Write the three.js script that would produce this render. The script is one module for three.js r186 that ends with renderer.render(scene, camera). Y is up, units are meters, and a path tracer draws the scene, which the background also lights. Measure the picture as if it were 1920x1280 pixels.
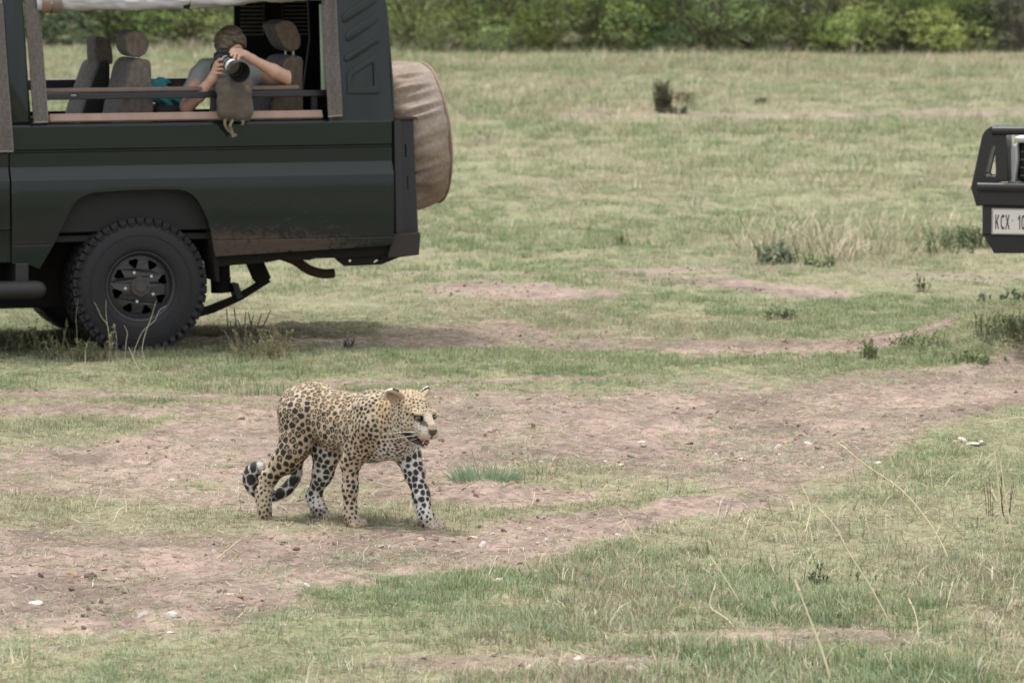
import * as THREE from 'three';
import { mergeGeometries, toCreasedNormals } from 'three/addons/utils/BufferGeometryUtils.js';
import { RoundedBoxGeometry } from 'three/addons/geometries/RoundedBoxGeometry.js';

// ---------------------------------------------------------------- camera, sky, sun, exposure
const F = 8610, HC = 2.7, PITCH = Math.atan(827 / F);
const scene = new THREE.Scene();
const camera = new THREE.PerspectiveCamera(2 * Math.atan(640 / F) * 180 / Math.PI, 1.5, 0.5, 2000);
camera.position.set(0, HC, 0);
camera.rotation.x = -PITCH;
camera.focus = 20.3;
camera.userData.fStop = 6.3;
const renderer = new THREE.WebGLRenderer({ antialias: true });
renderer.toneMapping = THREE.LinearToneMapping;
renderer.toneMappingExposure = 1.6;
renderer.shadowMap.enabled = true;
const SUN = new THREE.Vector3(-0.24, 1, -0.16).normalize();
{
  const W = 512, H = 256, data = new Float32Array(W * H * 4);
  const n2 = (x, y) => Math.sin(x * 3.1 + Math.sin(y * 4.3)) * 0.5 + Math.sin(x * 7.0 - y * 5.2 + 1.3) * 0.25 + Math.sin(y * 11 + x * 2) * 0.25;
  for (let j = 0; j < H; j++) for (let i = 0; i < W; i++) {
    const el = ((j + 0.5) / H - 0.5) * Math.PI, az = ((i + 0.5) / W - 0.5) * 2 * Math.PI;
    const d = new THREE.Vector3(Math.cos(az) * Math.cos(el), Math.sin(el), Math.sin(az) * Math.cos(el));
    const c = d.dot(SUN);
    let b = 0.62 + 0.3 * Math.max(0, d.y) + 0.55 * Math.pow(Math.max(0, c), 6) + 0.9 * Math.pow(Math.max(0, c), 60);
    b *= 1 + 0.1 * n2(d.x * 2, d.z * 2 + d.y);
    if (d.y < 0) b *= 0.6;
    data.set([b * 0.97, b * 0.99, b * 1.04, 1], (j * W + i) * 4);
  }
  const sky = new THREE.DataTexture(data, W, H, THREE.RGBAFormat, THREE.FloatType);
  sky.mapping = THREE.EquirectangularReflectionMapping; sky.magFilter = THREE.LinearFilter; sky.needsUpdate = true;
  scene.background = sky; scene.environment = sky;
}
const sun = new THREE.DirectionalLight(new THREE.Color(1, 0.96, 0.9), 2.0);
sun.name = 'sun';
sun.position.copy(SUN).multiplyScalar(80).add(new THREE.Vector3(0, 0, -35));
sun.target.position.set(0, 0, -35);
sun.castShadow = true; sun.shadow.radius = 10; sun.shadow.mapSize.set(4096, 4096);
Object.assign(sun.shadow.camera, { left: -45, right: 45, top: 60, bottom: -60, near: 1, far: 200 });
scene.add(sun, sun.target);

// ---------------------------------------------------------------- helpers
const V3 = (x, y, z) => new THREE.Vector3(x, y, z);
const RNG = (seed) => () => { seed = (seed + 0x6d2b79f5) | 0; let t = Math.imul(seed ^ (seed >>> 15), 1 | seed); t = (t + Math.imul(t ^ (t >>> 7), 61 | t)) ^ t; return ((t ^ (t >>> 14)) >>> 0) / 4294967296; };
const clamp = (x, a = 0, b = 1) => Math.min(b, Math.max(a, x)), mix = (a, b, t) => a + (b - a) * t;
const sst = (a, b, x) => { const t = clamp((x - a) / (b - a)); return t * t * (3 - 2 * t); };
const hsh = (x, y, z) => { let h = Math.imul(x, 374761393) ^ Math.imul(y, 668265263) ^ Math.imul(z, 2147483647 - 96411); h = Math.imul(h ^ (h >>> 13), 1274126177); h ^= h >>> 16; h = Math.imul(h, 2246822519); return ((h ^ (h >>> 13)) >>> 0) / 4294967296; };
function noise3(x, y, z) {
  const i = Math.floor(x), j = Math.floor(y), k = Math.floor(z); let u = x - i, v = y - j, w = z - k;
  u = u * u * (3 - 2 * u); v = v * v * (3 - 2 * v); w = w * w * (3 - 2 * w);
  const a = mix(mix(hsh(i, j, k), hsh(i + 1, j, k), u), mix(hsh(i, j + 1, k), hsh(i + 1, j + 1, k), u), v);
  const b = mix(mix(hsh(i, j, k + 1), hsh(i + 1, j, k + 1), u), mix(hsh(i, j + 1, k + 1), hsh(i + 1, j + 1, k + 1), u), v);
  return mix(a, b, w);
}
function noise2(x, y, s = 0) {
  const i = Math.floor(x), j = Math.floor(y); let u = x - i, v = y - j;
  u = u * u * (3 - 2 * u); v = v * v * (3 - 2 * v);
  return mix(mix(hsh(i, j, s), hsh(i + 1, j, s), u), mix(hsh(i, j + 1, s), hsh(i + 1, j + 1, s), u), v);
}
const fbm2 = (x, y, o = 4, s = 0) => { let a = 0.5, t = 0, n = 0; for (let i = 0; i < o; i++) { t += a * noise2(x, y, s + i); n += a; a *= 0.5; x = x * 2.03 + 11.7; y = y * 2.03 + 5.3; } return t / n; };
const names = new Map();
function numbered(n) { const k = names.get(n) ?? 0; names.set(n, k + 1); return k ? `${n}_${String(k).padStart(3, '0')}` : n; }
function tag(o, label, category, group) { Object.assign(o.userData, { label, category }); if (group) o.userData.group = group; return o; }
function base(name, label, category, pos = [0, 0, 0], turn = 0, group) {
  const o = new THREE.Group(); o.name = numbered(name); o.position.set(...pos); o.rotation.y = turn; scene.add(o);
  return tag(o, label, category, group);
}
function prep(g) { g = g.index ? g.toNonIndexed() : g; for (const k of Object.keys(g.attributes)) if (!['position', 'normal', 'uv'].includes(k)) g.deleteAttribute(k); if (!g.attributes.uv) g.setAttribute('uv', new THREE.BufferAttribute(new Float32Array(g.attributes.position.count * 2), 2)); if (!g.attributes.normal) g.computeVertexNormals(); return g; }
const join = (gs) => (gs.length === 1 ? gs[0] : mergeGeometries(gs.map(prep)));
function part(name, gs, material, parent) {
  const m = new THREE.Mesh(Array.isArray(gs) ? join(gs) : gs, material);
  m.name = parent === scene ? numbered(name) : name; m.castShadow = m.receiveShadow = true; parent.add(m); return m;
}
// pixel of the photograph -> ray from the camera
function ray(px, py) { const v = V3((px - 960) / F, -(py - 640) / F, -1); v.applyAxisAngle(V3(1, 0, 0), -PITCH); return v; }
function at(px, py, d) { const r = ray(px, py); return r.multiplyScalar(-d / r.z).add(V3(0, HC, 0)); }
function ground(px, py) { const r = ray(px, py); return r.multiplyScalar(-HC / r.y).add(V3(0, HC, 0)); }
const gz = (py) => ground(960, py).z;
const mat = (c, rough = 0.8, extra = {}) => new THREE.MeshStandardMaterial({ color: new THREE.Color().setRGB(...c), roughness: rough, side: THREE.DoubleSide, ...extra });
const box = (x0, x1, y0, y1, z0, z1, r = 0.008) => { const g = new RoundedBoxGeometry(Math.abs(x1 - x0), Math.abs(y1 - y0), Math.abs(z1 - z0), 2, Math.min(r, Math.abs(x1 - x0) * 0.45, Math.abs(y1 - y0) * 0.45, Math.abs(z1 - z0) * 0.45)); g.translate((x0 + x1) / 2, (y0 + y1) / 2, (z0 + z1) / 2); return g; };
function tube(pts, r, seg = 24, rad = 8, taper = null) {
  const c = new THREE.CatmullRomCurve3(pts.map((p) => (p.isVector3 ? p : V3(...p))));
  const g = new THREE.TubeGeometry(c, seg, r, rad);
  if (taper) { const p = g.attributes.position, n = g.attributes.normal; for (let i = 0; i <= seg; i++) { const k = taper(i / seg) - 1; for (let j = 0; j <= rad; j++) { const q = i * (rad + 1) + j; p.setXYZ(q, p.getX(q) + n.getX(q) * r * k, p.getY(q) + n.getY(q) * r * k, p.getZ(q) + n.getZ(q) * r * k); } } }
  return g;
}
function rod(a, b, r, rad = 14, r2 = r) { // closed cylinder between two points
  a = a.isVector3 ? a : V3(...a); b = b.isVector3 ? b : V3(...b);
  const d = b.clone().sub(a), g = new THREE.CylinderGeometry(r2, r, d.length(), rad, 1);
  g.applyQuaternion(new THREE.Quaternion().setFromUnitVectors(V3(0, 1, 0), d.clone().normalize())); g.translate(...a.clone().add(b).multiplyScalar(0.5).toArray()); return g;
}
function extrude(pts, z0, z1, bevel = 0.006, holes = []) { // outline in x,y, from z0 to z1
  const s = new THREE.Shape(pts.map((p) => new THREE.Vector2(p[0], p[1])));
  for (const h of holes) s.holes.push(new THREE.Path(h.map((p) => new THREE.Vector2(p[0], p[1]))));
  const g = new THREE.ExtrudeGeometry(s, { depth: Math.max(1e-4, z1 - z0 - 2 * bevel), bevelEnabled: bevel > 0, bevelThickness: bevel, bevelSize: bevel, bevelOffset: -bevel, bevelSegments: 2, curveSegments: 12 });
  g.translate(0, 0, z0 + bevel); return g;
}
function canvasTex(w, h, draw) { const c = document.createElement('canvas'); c.width = w; c.height = h; draw(c.getContext('2d'), w, h); const t = new THREE.CanvasTexture(c); t.colorSpace = THREE.SRGBColorSpace; t.anisotropy = 8; return t; }
function dataTex(w, h, f, srgb = true) { // f(u,v) -> [r,g,b] 0..1
  const d = new Uint8Array(w * h * 4);
  for (let j = 0; j < h; j++) for (let i = 0; i < w; i++) { const c = f((i + 0.5) / w, (j + 0.5) / h, i, j); for (let k = 0; k < 3; k++) d[(j * w + i) * 4 + k] = clamp(c[k]) * 255; d[(j * w + i) * 4 + 3] = 255; }
  const t = new THREE.DataTexture(d, w, h); t.magFilter = THREE.LinearFilter; t.wrapS = t.wrapT = THREE.RepeatWrapping; if (srgb) t.colorSpace = THREE.SRGBColorSpace; t.needsUpdate = true; return t;
}
const s2l = (x) => Math.pow(x, 2.2), l2s = (x) => Math.pow(clamp(x), 1 / 2.2);
// periodic noise for tiling textures
const pn = (u, v, f, s) => { const x = u * f, y = v * f, i = Math.floor(x), j = Math.floor(y); let a = x - i, b = y - j; a = a * a * (3 - 2 * a); b = b * b * (3 - 2 * b); const h = (p, q) => hsh(((p % f) + f) % f, ((q % f) + f) % f, s); return mix(mix(h(i, j), h(i + 1, j), a), mix(h(i, j + 1), h(i + 1, j + 1), a), b); };
const pfbm = (u, v, f, o, s) => { let a = 0.5, t = 0, n = 0; for (let i = 0; i < o; i++) { t += a * pn(u, v, f, s + i); n += a; a *= 0.55; f *= 2; } return t / n; };

// smooth bodies: distance field on a sparse grid, meshed with surface nets
function capsule(a, b, ra, rb, k = 0.03, id = '') {
  a = a.isVector3 ? a : V3(...a); b = b.isVector3 ? b : V3(...b);
  const dx = b.x - a.x, dy = b.y - a.y, dz = b.z - a.z, L = dx * dx + dy * dy + dz * dz || 1e-9;
  return { id, k, lo: [Math.min(a.x - ra, b.x - rb), Math.min(a.y - ra, b.y - rb), Math.min(a.z - ra, b.z - rb)], hi: [Math.max(a.x + ra, b.x + rb), Math.max(a.y + ra, b.y + rb), Math.max(a.z + ra, b.z + rb)],
    d(x, y, z) { x -= a.x; y -= a.y; z -= a.z; let t = (x * dx + y * dy + z * dz) / L; t = t < 0 ? 0 : t > 1 ? 1 : t; x -= dx * t; y -= dy * t; z -= dz * t; return Math.sqrt(x * x + y * y + z * z) - (ra + (rb - ra) * t); } };
}
function ellipsoid(c, r, k = 0.03, m = null, id = '') { // m: Matrix4 whose columns are the ellipsoid's axes
  c = c.isVector3 ? c : V3(...c); const R = Math.max(...r), e = m ? m.elements : [1, 0, 0, 0, 0, 1, 0, 0, 0, 0, 1];
  return { id, k, lo: [c.x - R, c.y - R, c.z - R], hi: [c.x + R, c.y + R, c.z + R],
    d(x, y, z) { x -= c.x; y -= c.y; z -= c.z; const X = (x * e[0] + y * e[1] + z * e[2]) / r[0], Y = (x * e[4] + y * e[5] + z * e[6]) / r[1], Z = (x * e[8] + y * e[9] + z * e[10]) / r[2];
      const k0 = Math.sqrt(X * X + Y * Y + Z * Z), k1 = Math.sqrt((X / r[0]) ** 2 + (Y / r[1]) ** 2 + (Z / r[2]) ** 2); return k1 < 1e-9 ? -Math.min(...r) : k0 * (k0 - 1) / k1; } };
}
const smin = (a, b, k) => { const h = Math.max(k - Math.abs(a - b), 0) / k; return Math.min(a, b) - h * h * k * 0.25; };
const smax = (a, b, k) => -smin(-a, -b, k);
function chain(prims) { return (x, y, z) => { let d = 1e3; for (const p of prims) d = d > 900 ? p.d(x, y, z) : smin(d, p.d(x, y, z), p.k); return d; }; }
function meshField(f, lo, hi, h) { // -> indexed BufferGeometry with smooth normals
  const n = [0, 1, 2].map((i) => Math.ceil((hi[i] - lo[i]) / h) + 2), [nx, ny, nz] = n, B = 8;
  const val = new Float32Array(nx * ny * nz).fill(1);
  for (let bz = 0; bz < nz; bz += B) for (let by = 0; by < ny; by += B) for (let bx = 0; bx < nx; bx += B) {
    const c = f(lo[0] + (bx + B / 2) * h, lo[1] + (by + B / 2) * h, lo[2] + (bz + B / 2) * h), far = Math.abs(c) > B * h * 1.25;
    for (let z = bz; z < Math.min(bz + B, nz); z++) for (let y = by; y < Math.min(by + B, ny); y++) for (let x = bx; x < Math.min(bx + B, nx); x++)
      val[x + nx * (y + ny * z)] = far ? c : f(lo[0] + x * h, lo[1] + y * h, lo[2] + z * h);
  }
  const idx = new Int32Array(nx * ny * nz).fill(-1), pos = [], tri = [];
  const O = [0, 1, nx, nx + 1, nx * ny, nx * ny + 1, nx * ny + nx, nx * ny + nx + 1];
  const E = [[0, 1], [2, 3], [4, 5], [6, 7], [0, 2], [1, 3], [4, 6], [5, 7], [0, 4], [1, 5], [2, 6], [3, 7]];
  for (let z = 0; z < nz - 1; z++) for (let y = 0; y < ny - 1; y++) for (let x = 0; x < nx - 1; x++) {
    const q = x + nx * (y + ny * z); let m = 0;
    for (let c = 0; c < 8; c++) if (val[q + O[c]] < 0) m |= 1 << c;
    if (m === 0 || m === 255) continue;
    let sx = 0, sy = 0, sz = 0, k = 0;
    for (const [a, b] of E) { const A = (m >> a) & 1, Bb = (m >> b) & 1; if (A === Bb) continue; const va = val[q + O[a]], t = va / (va - val[q + O[b]]);
      sx += (a & 1) + ((b & 1) - (a & 1)) * t; sy += ((a >> 1) & 1) + (((b >> 1) & 1) - ((a >> 1) & 1)) * t; sz += (a >> 2) + ((b >> 2) - (a >> 2)) * t; k++; }
    idx[q] = pos.length / 3; pos.push(lo[0] + (x + sx / k) * h, lo[1] + (y + sy / k) * h, lo[2] + (z + sz / k) * h);
  }
  const S = [1, nx, nx * ny];
  for (let z = 1; z < nz - 1; z++) for (let y = 1; y < ny - 1; y++) for (let x = 1; x < nx - 1; x++) {
    const q = x + nx * (y + ny * z), a = val[q] < 0;
    for (let i = 0; i < 3; i++) { if (a === (val[q + S[i]] < 0)) continue; const u = S[(i + 1) % 3], v = S[(i + 2) % 3];
      const p = [idx[q], idx[q - u], idx[q - u - v], idx[q - v]]; if (p.some((t) => t < 0)) continue;
      if (a) tri.push(p[0], p[1], p[2], p[0], p[2], p[3]); else tri.push(p[0], p[2], p[1], p[0], p[3], p[2]); }
  }
  const g = new THREE.BufferGeometry(); g.setAttribute('position', new THREE.Float32BufferAttribute(pos, 3)); g.setIndex(tri);
  const N = new Float32Array(pos.length), e = h * 0.7;
  for (let i = 0; i < pos.length; i += 3) { const x = pos[i], y = pos[i + 1], z = pos[i + 2]; let a = f(x + e, y, z) - f(x - e, y, z), b = f(x, y + e, z) - f(x, y - e, z), c = f(x, y, z + e) - f(x, y, z - e); const l = Math.hypot(a, b, c) || 1; N[i] = a / l; N[i + 1] = b / l; N[i + 2] = c / l; }
  g.setAttribute('normal', new THREE.BufferAttribute(N, 3));
  g.setAttribute('uv', new THREE.BufferAttribute(new Float32Array(pos.length / 3 * 2), 2));
  return g;
}

// ---------------------------------------------------------------- terrain: bare tracks and grass
const strokes = []; // each: points by x with the near and far edge of a bare strip, all in metres
function strip(str, pts) { strokes.push({ str, p: pts.map(([px, y0, y1]) => { const m = ground(px, (y0 + y1) / 2); return [m.x, gz(y0), gz(y1)]; }).sort((a, b) => a[0] - b[0]) }); }
strip(0.95, [[-200, 1010, 1230], [0, 1020, 1195], [250, 1015, 1190], [450, 1010, 1150], [650, 1008, 1090], [850, 1003, 1065], [1000, 985, 1050], [1150, 965, 1005], [1300, 935, 962]]);
strip(1, [[200, 830, 905], [300, 795, 905], [450, 780, 898], [560, 755, 890], [820, 732, 882], [950, 740, 868], [1100, 743, 870], [1250, 745, 895], [1400, 742, 925], [1550, 733, 872], [1700, 720, 805], [1850, 714, 757], [2050, 708, 740]]);
strip(0.62, [[-200, 838, 905], [0, 838, 905], [260, 828, 905]]);
strip(0.8, [[-200, 733, 752], [0, 733, 752], [300, 738, 750], [500, 745, 754]]);
strip(0.85, [[-200, 762, 788], [0, 760, 786], [250, 762, 782], [520, 760, 776], [620, 745, 770]]);
strip(0.6, [[480, 712, 724], [800, 706, 724], [1000, 706, 714], [1320, 708, 713]]);
strip(0.85, [[380, 630, 642], [700, 633, 645], [950, 634, 652], [1150, 630, 654], [1300, 632, 664], [1560, 640, 662], [1660, 642, 656]]);
strip(0.85, [[860, 530, 560], [960, 536, 572], [1050, 545, 566]]);
strip(0.5, [[860, 512, 522], [960, 514, 524]]);
strip(0.7, [[850, 605, 640], [940, 600, 640], [1010, 612, 634]]);
strip(0.85, [[1195, 503, 513], [1330, 504, 512]]);
strip(1, [[1260, 520, 530], [1380, 528, 552], [1500, 544, 564]]);
strip(0.5, [[950, 216, 223], [1300, 213, 224], [1600, 209, 221], [2000, 199, 216]]);
strip(0.7, [[1120, 206, 220], [1250, 206, 220]]);
strip(0.4, [[1640, 513, 530], [2000, 510, 532]]);
strip(0.75, [[1770, 692, 712], [1860, 680, 708], [2000, 668, 704]]);
strip(0.6, [[930, 1222, 1262], [1130, 1228, 1258]]);
strip(0.55, [[1420, 1180, 1210], [1650, 1178, 1222]]);
strip(0.6, [[60, 912, 930], [330, 918, 945], [560, 925, 960]]);
strip(0.9, [[880, 905, 950], [1000, 915, 945]]);
function bare(x, z) { // 0 grass .. 1 bare earth
  const wz = (fbm2(x * 1.1, z * 0.35, 4, 5) - 0.5) * 1.6, wf = (fbm2(x * 5, z * 1.6, 3, 9) - 0.5);
  let v = 0;
  for (const s of strokes) {
    const p = s.p, n = p.length; if (x < p[0][0] - 0.5 || x > p[n - 1][0] + 0.5) continue;
    let i = 0; while (i < n - 2 && x > p[i + 1][0]) i++;
    const t = clamp((x - p[i][0]) / (p[i + 1][0] - p[i][0])), f = mix(p[i][1], p[i + 1][1], t), nr = mix(p[i][2], p[i + 1][2], t), c = (f + nr) / 2, h = (nr - f) / 2;
    const out = Math.max(p[0][0] - x, x - p[n - 1][0], 0) * 2, q = Math.abs(z - c) / h + out + (wz * 0.6 + wf * 0.8 + (noise2(x * 14, z * 6, 12) - 0.5) * 0.5) * Math.min(1, 0.55 / h + 0.25);
    v = Math.max(v, s.str * sst(1.85, 0.4, q));
  }
  return clamp(v);
}
// where grass grows inside the bare earth, in patches
const sparse = (x, z) => sst(0.5, 0.66, fbm2(x * 1.9 + 40, z * 0.8 + 7, 4, 21)) * 0.7 + sst(0.62, 0.72, noise2(x * 6, z * 3, 33)) * 0.35;
const PADS = [];
const mounds = [[916, 928, 0.24, 0.05], [1300, 945, 0.28, 0.03], [1860, 655, 0.6, 0.12], [1930, 640, 0.8, 0.2], [360, 845, 0.35, 0.02], [150, 640, 0.5, 0.04], [1246, 222, 0.9, 0.1]].map(([px, py, r, h]) => { const g = ground(px, py); return [g.x, g.z, r, h]; });
function height(x, z, fine = true) {
  const d = -z;
  let h = (fbm2(x * 0.22 + 3, z * 0.16, 3, 41) - 0.5) * 0.09 * sst(14, 30, d) + (fbm2(x * 1.1, z * 0.9, 3, 44) - 0.5) * 0.035;
  for (const [mx, mz, r, a] of mounds) { const q = ((x - mx) ** 2 + ((z - mz) * 0.9) ** 2) / (r * r); if (q < 9) h += a * Math.exp(-q * 1.6); }
  if (fine) h += (fbm2(x * 9, z * 7, 3, 51) - 0.5) * 0.036 + (noise2(x * 34, z * 30, 61) - 0.5) * 0.016;
  for (const [x0, z0, r] of PADS) { const q = Math.hypot(x - x0, z - z0); if (q < r * 2) h *= sst(r, r * 2, q) * 0.9 + 0.1; }
  return h;
}
{ // places where feet and wheels stand are level
  for (const [px, py] of [[494, 978], [615, 974], [662, 988], [812, 994]]) { const g = ground(px, py); PADS.push([g.x, g.z, 0.1]); }
  const w = ground(258, 659); PADS.push([w.x, w.z - 0.2, 0.45]);
}
const terrainMat = new THREE.MeshStandardMaterial({ vertexColors: true, roughness: 1 });
{
  const grain = dataTex(512, 512, (u, v) => { const a = pfbm(u, v, 8, 6, 3), b = pfbm(u, v, 48, 3, 17), k = 0.62 + a * 0.42 + (b - 0.5) * 0.34; const st = Math.pow(pn(u, v, 96, 77), 9) * 0.25; return [l2s(k + st), l2s(k * 0.985 + st), l2s(k * 0.97 + st)]; });
  const bump = dataTex(512, 512, (u, v) => { const k = pfbm(u, v, 12, 5, 103) * 0.7 + pn(u, v, 110, 9) * 0.3; return [k, k, k]; }, false);
  terrainMat.map = grain; terrainMat.bumpMap = bump; terrainMat.bumpScale = 0.028;
  const us = [], ds = [];
  for (let i = 0; i <= 520; i++) us.push(-1 + 2 * i / 520);
  for (const k of [1.1, 1.3, 1.7, 2.4, 3.6, 6, 10, 18, 34]) { us.push(k); us.unshift(-k); }
  for (const d of [-120, -50, -20, -8, 0, 4, 8, 11, 13]) ds.push(d);
  for (let i = 0; i <= 640; i++) { const y = mix(1420, 30, i / 640); ds.push(-gz(y)); }
  for (let d = 112; d < 900; d *= 1.22) ds.push(d);
  const nu = us.length, nd = ds.length, pos = new Float32Array(nu * nd * 3), col = new Float32Array(nu * nd * 3), uv = new Float32Array(nu * nd * 2), tri = [];
  for (let j = 0; j < nd; j++) for (let i = 0; i < nu; i++) {
    const d = ds[j], wdt = 1.2 + Math.max(d, 8) * 0.132, x = us[i] * wdt, z = -d, q = i + nu * j, inside = Math.abs(us[i]) <= 1 && d > 12 && d < 115;
    pos.set([x, inside ? height(x, z) : height(x, z, false), z], q * 3); uv.set([x / 1.3, z / 1.3], q * 2);
    const m = inside ? bare(x, z) : 0, n1 = fbm2(x * 2.2, z * 1.5, 4, 71), n2 = noise2(x * 17, z * 13, 81), n3 = fbm2(x * 0.5, z * 0.3, 3, 91), n4 = noise2(x * 45, z * 38, 95);
    let e = 0.88 + (n1 - 0.5) * 0.6 + (n2 - 0.5) * 0.35 + (n4 - 0.5) * 0.35;
    const damp = sst(0.52, 0.66, fbm2(x * 1.6 + 9, z * 1.5, 5, 131)) * 0.6; // darker, trampled soil
    const dr = [0.345, 0.255, 0.212], dk = [0.19, 0.135, 0.11];
    const soil = [0, 1, 2].map((c) => mix(dr[c], dk[c], damp) * e);
    const th = [mix(0.29, 0.22, n3), mix(0.25, 0.235, n3), mix(0.165, 0.118, n3)].map((c) => c * (0.8 + n1 * 0.4 + (n4 - 0.5) * 0.3));
    for (let c = 0; c < 3; c++) col[q * 3 + c] = mix(th[c], soil[c], sst(0.15, 0.75, m + (n2 - 0.5) * 0.3));
    if (i < nu - 1 && j < nd - 1) tri.push(q, q + 1, q + nu, q + 1, q + nu + 1, q + nu);
  }
  const g = new THREE.BufferGeometry(); g.setAttribute('position', new THREE.BufferAttribute(pos, 3)); g.setAttribute('color', new THREE.BufferAttribute(col, 3)); g.setAttribute('uv', new THREE.BufferAttribute(uv, 2)); g.setIndex(tri); g.computeVertexNormals();
  const t = new THREE.Mesh(g, terrainMat); t.name = numbered('ground'); t.userData = { kind: 'structure' }; t.receiveShadow = t.castShadow = true; scene.add(t);
}

// ---------------------------------------------------------------- grass
function tuftGeo(seed, n, spread, wid, curl, up = 0.4) { // unit height
  const r = RNG(seed), pos = [], nor = [], tri = [];
  for (let i = 0; i < n; i++) {
    const a = r() * 6.283, rad = Math.sqrt(r()) * spread, L = 0.55 + r() * 0.6, lean = (0.12 + r() * curl), b = a + (r() - 0.5) * 2.2, w = wid * (0.6 + 0.7 * r());
    const x0 = Math.cos(a) * rad, z0 = Math.sin(a) * rad, lx = Math.cos(b) * lean * L, lz = Math.sin(b) * lean * L, H = L * Math.sqrt(Math.max(0.05, 1 - lean * lean * 0.6));
    const t = b + 1.57 + (r() - 0.5) * 1.5, wx = Math.cos(t) * w, wz = Math.sin(t) * w, q = pos.length / 3;
    const P = [[x0 - wx, -0.1, z0 - wz], [x0 + wx, -0.1, z0 + wz], [x0 + lx * 0.35 - wx * 0.8, H * 0.55, z0 + lz * 0.35 - wz * 0.8], [x0 + lx * 0.35 + wx * 0.8, H * 0.55, z0 + lz * 0.35 + wz * 0.8], [x0 + lx, H * (1 - lean * 0.25), z0 + lz]];
    const nv = V3(wz, 0, -wx).normalize().multiplyScalar(0.55).add(V3(0, up + 0.4, 0)).normalize();
    for (const p of P) { pos.push(...p); nor.push(nv.x, nv.y, nv.z); }
    tri.push(q, q + 1, q + 3, q, q + 3, q + 2, q + 2, q + 3, q + 4);
  }
  const g = new THREE.BufferGeometry(); g.setAttribute('position', new THREE.Float32BufferAttribute(pos, 3)); g.setAttribute('normal', new THREE.Float32BufferAttribute(nor, 3)); g.setIndex(tri); return g;
}
const bladeMat = new THREE.MeshPhysicalMaterial({ color: 0xffffff, roughness: 0.9, transmission: 0.4, thickness: 0, side: THREE.DoubleSide, specularIntensity: 0.4 });
const strawMat = mat([1, 1, 1], 0.85);
const half = (d) => 0.1115 * d * 1.13 + 0.5;
const GREEN = [[0.22, 0.3, 0.12], [0.275, 0.345, 0.15], [0.31, 0.36, 0.18], [0.18, 0.265, 0.11], [0.35, 0.385, 0.21], [0.21, 0.31, 0.15], [0.16, 0.22, 0.09]], PALES = [[0.56, 0.48, 0.32], [0.6, 0.53, 0.38], [0.62, 0.55, 0.4], [0.5, 0.44, 0.27]];
const STRAW = [[0.5, 0.43, 0.29], [0.56, 0.49, 0.36], [0.42, 0.34, 0.24], [0.46, 0.42, 0.25], [0.36, 0.27, 0.2], [0.6, 0.54, 0.4], [0.33, 0.26, 0.19]];
const M4 = new THREE.Matrix4(), Qn = new THREE.Quaternion(), C = new THREE.Color();
function scatter(name, label, geos, list) { // list: {x,z,s,h,c}
  geos.forEach((g, k) => {
    const L = list.filter((_, i) => i % geos.length === k), m = new THREE.InstancedMesh(g, bladeMat, L.length), r = RNG(900 + k * 31 + names.size);
    L.forEach((o, i) => { Qn.setFromEuler(new THREE.Euler((r() - 0.5) * (o.tilt ?? 0.3), r() * 6.283, (r() - 0.5) * (o.tilt ?? 0.3))); M4.compose(V3(o.x, o.y ?? height(o.x, o.z, true) - 0.004, o.z), Qn, V3(o.s, o.h, o.s)); m.setMatrixAt(i, M4); m.setColorAt(i, C.setRGB(...o.c)); });
    m.name = numbered(name); m.userData = { kind: 'stuff', label: label[k] ?? label[0], category: 'grass' }; m.castShadow = m.receiveShadow = true; scene.add(m);
  });
}
function pick(r, A) { const c = A[Math.floor(r() * A.length)], k = 0.78 + r() * 0.44; return [c[0] * k, c[1] * k, c[2] * k]; }
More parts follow.
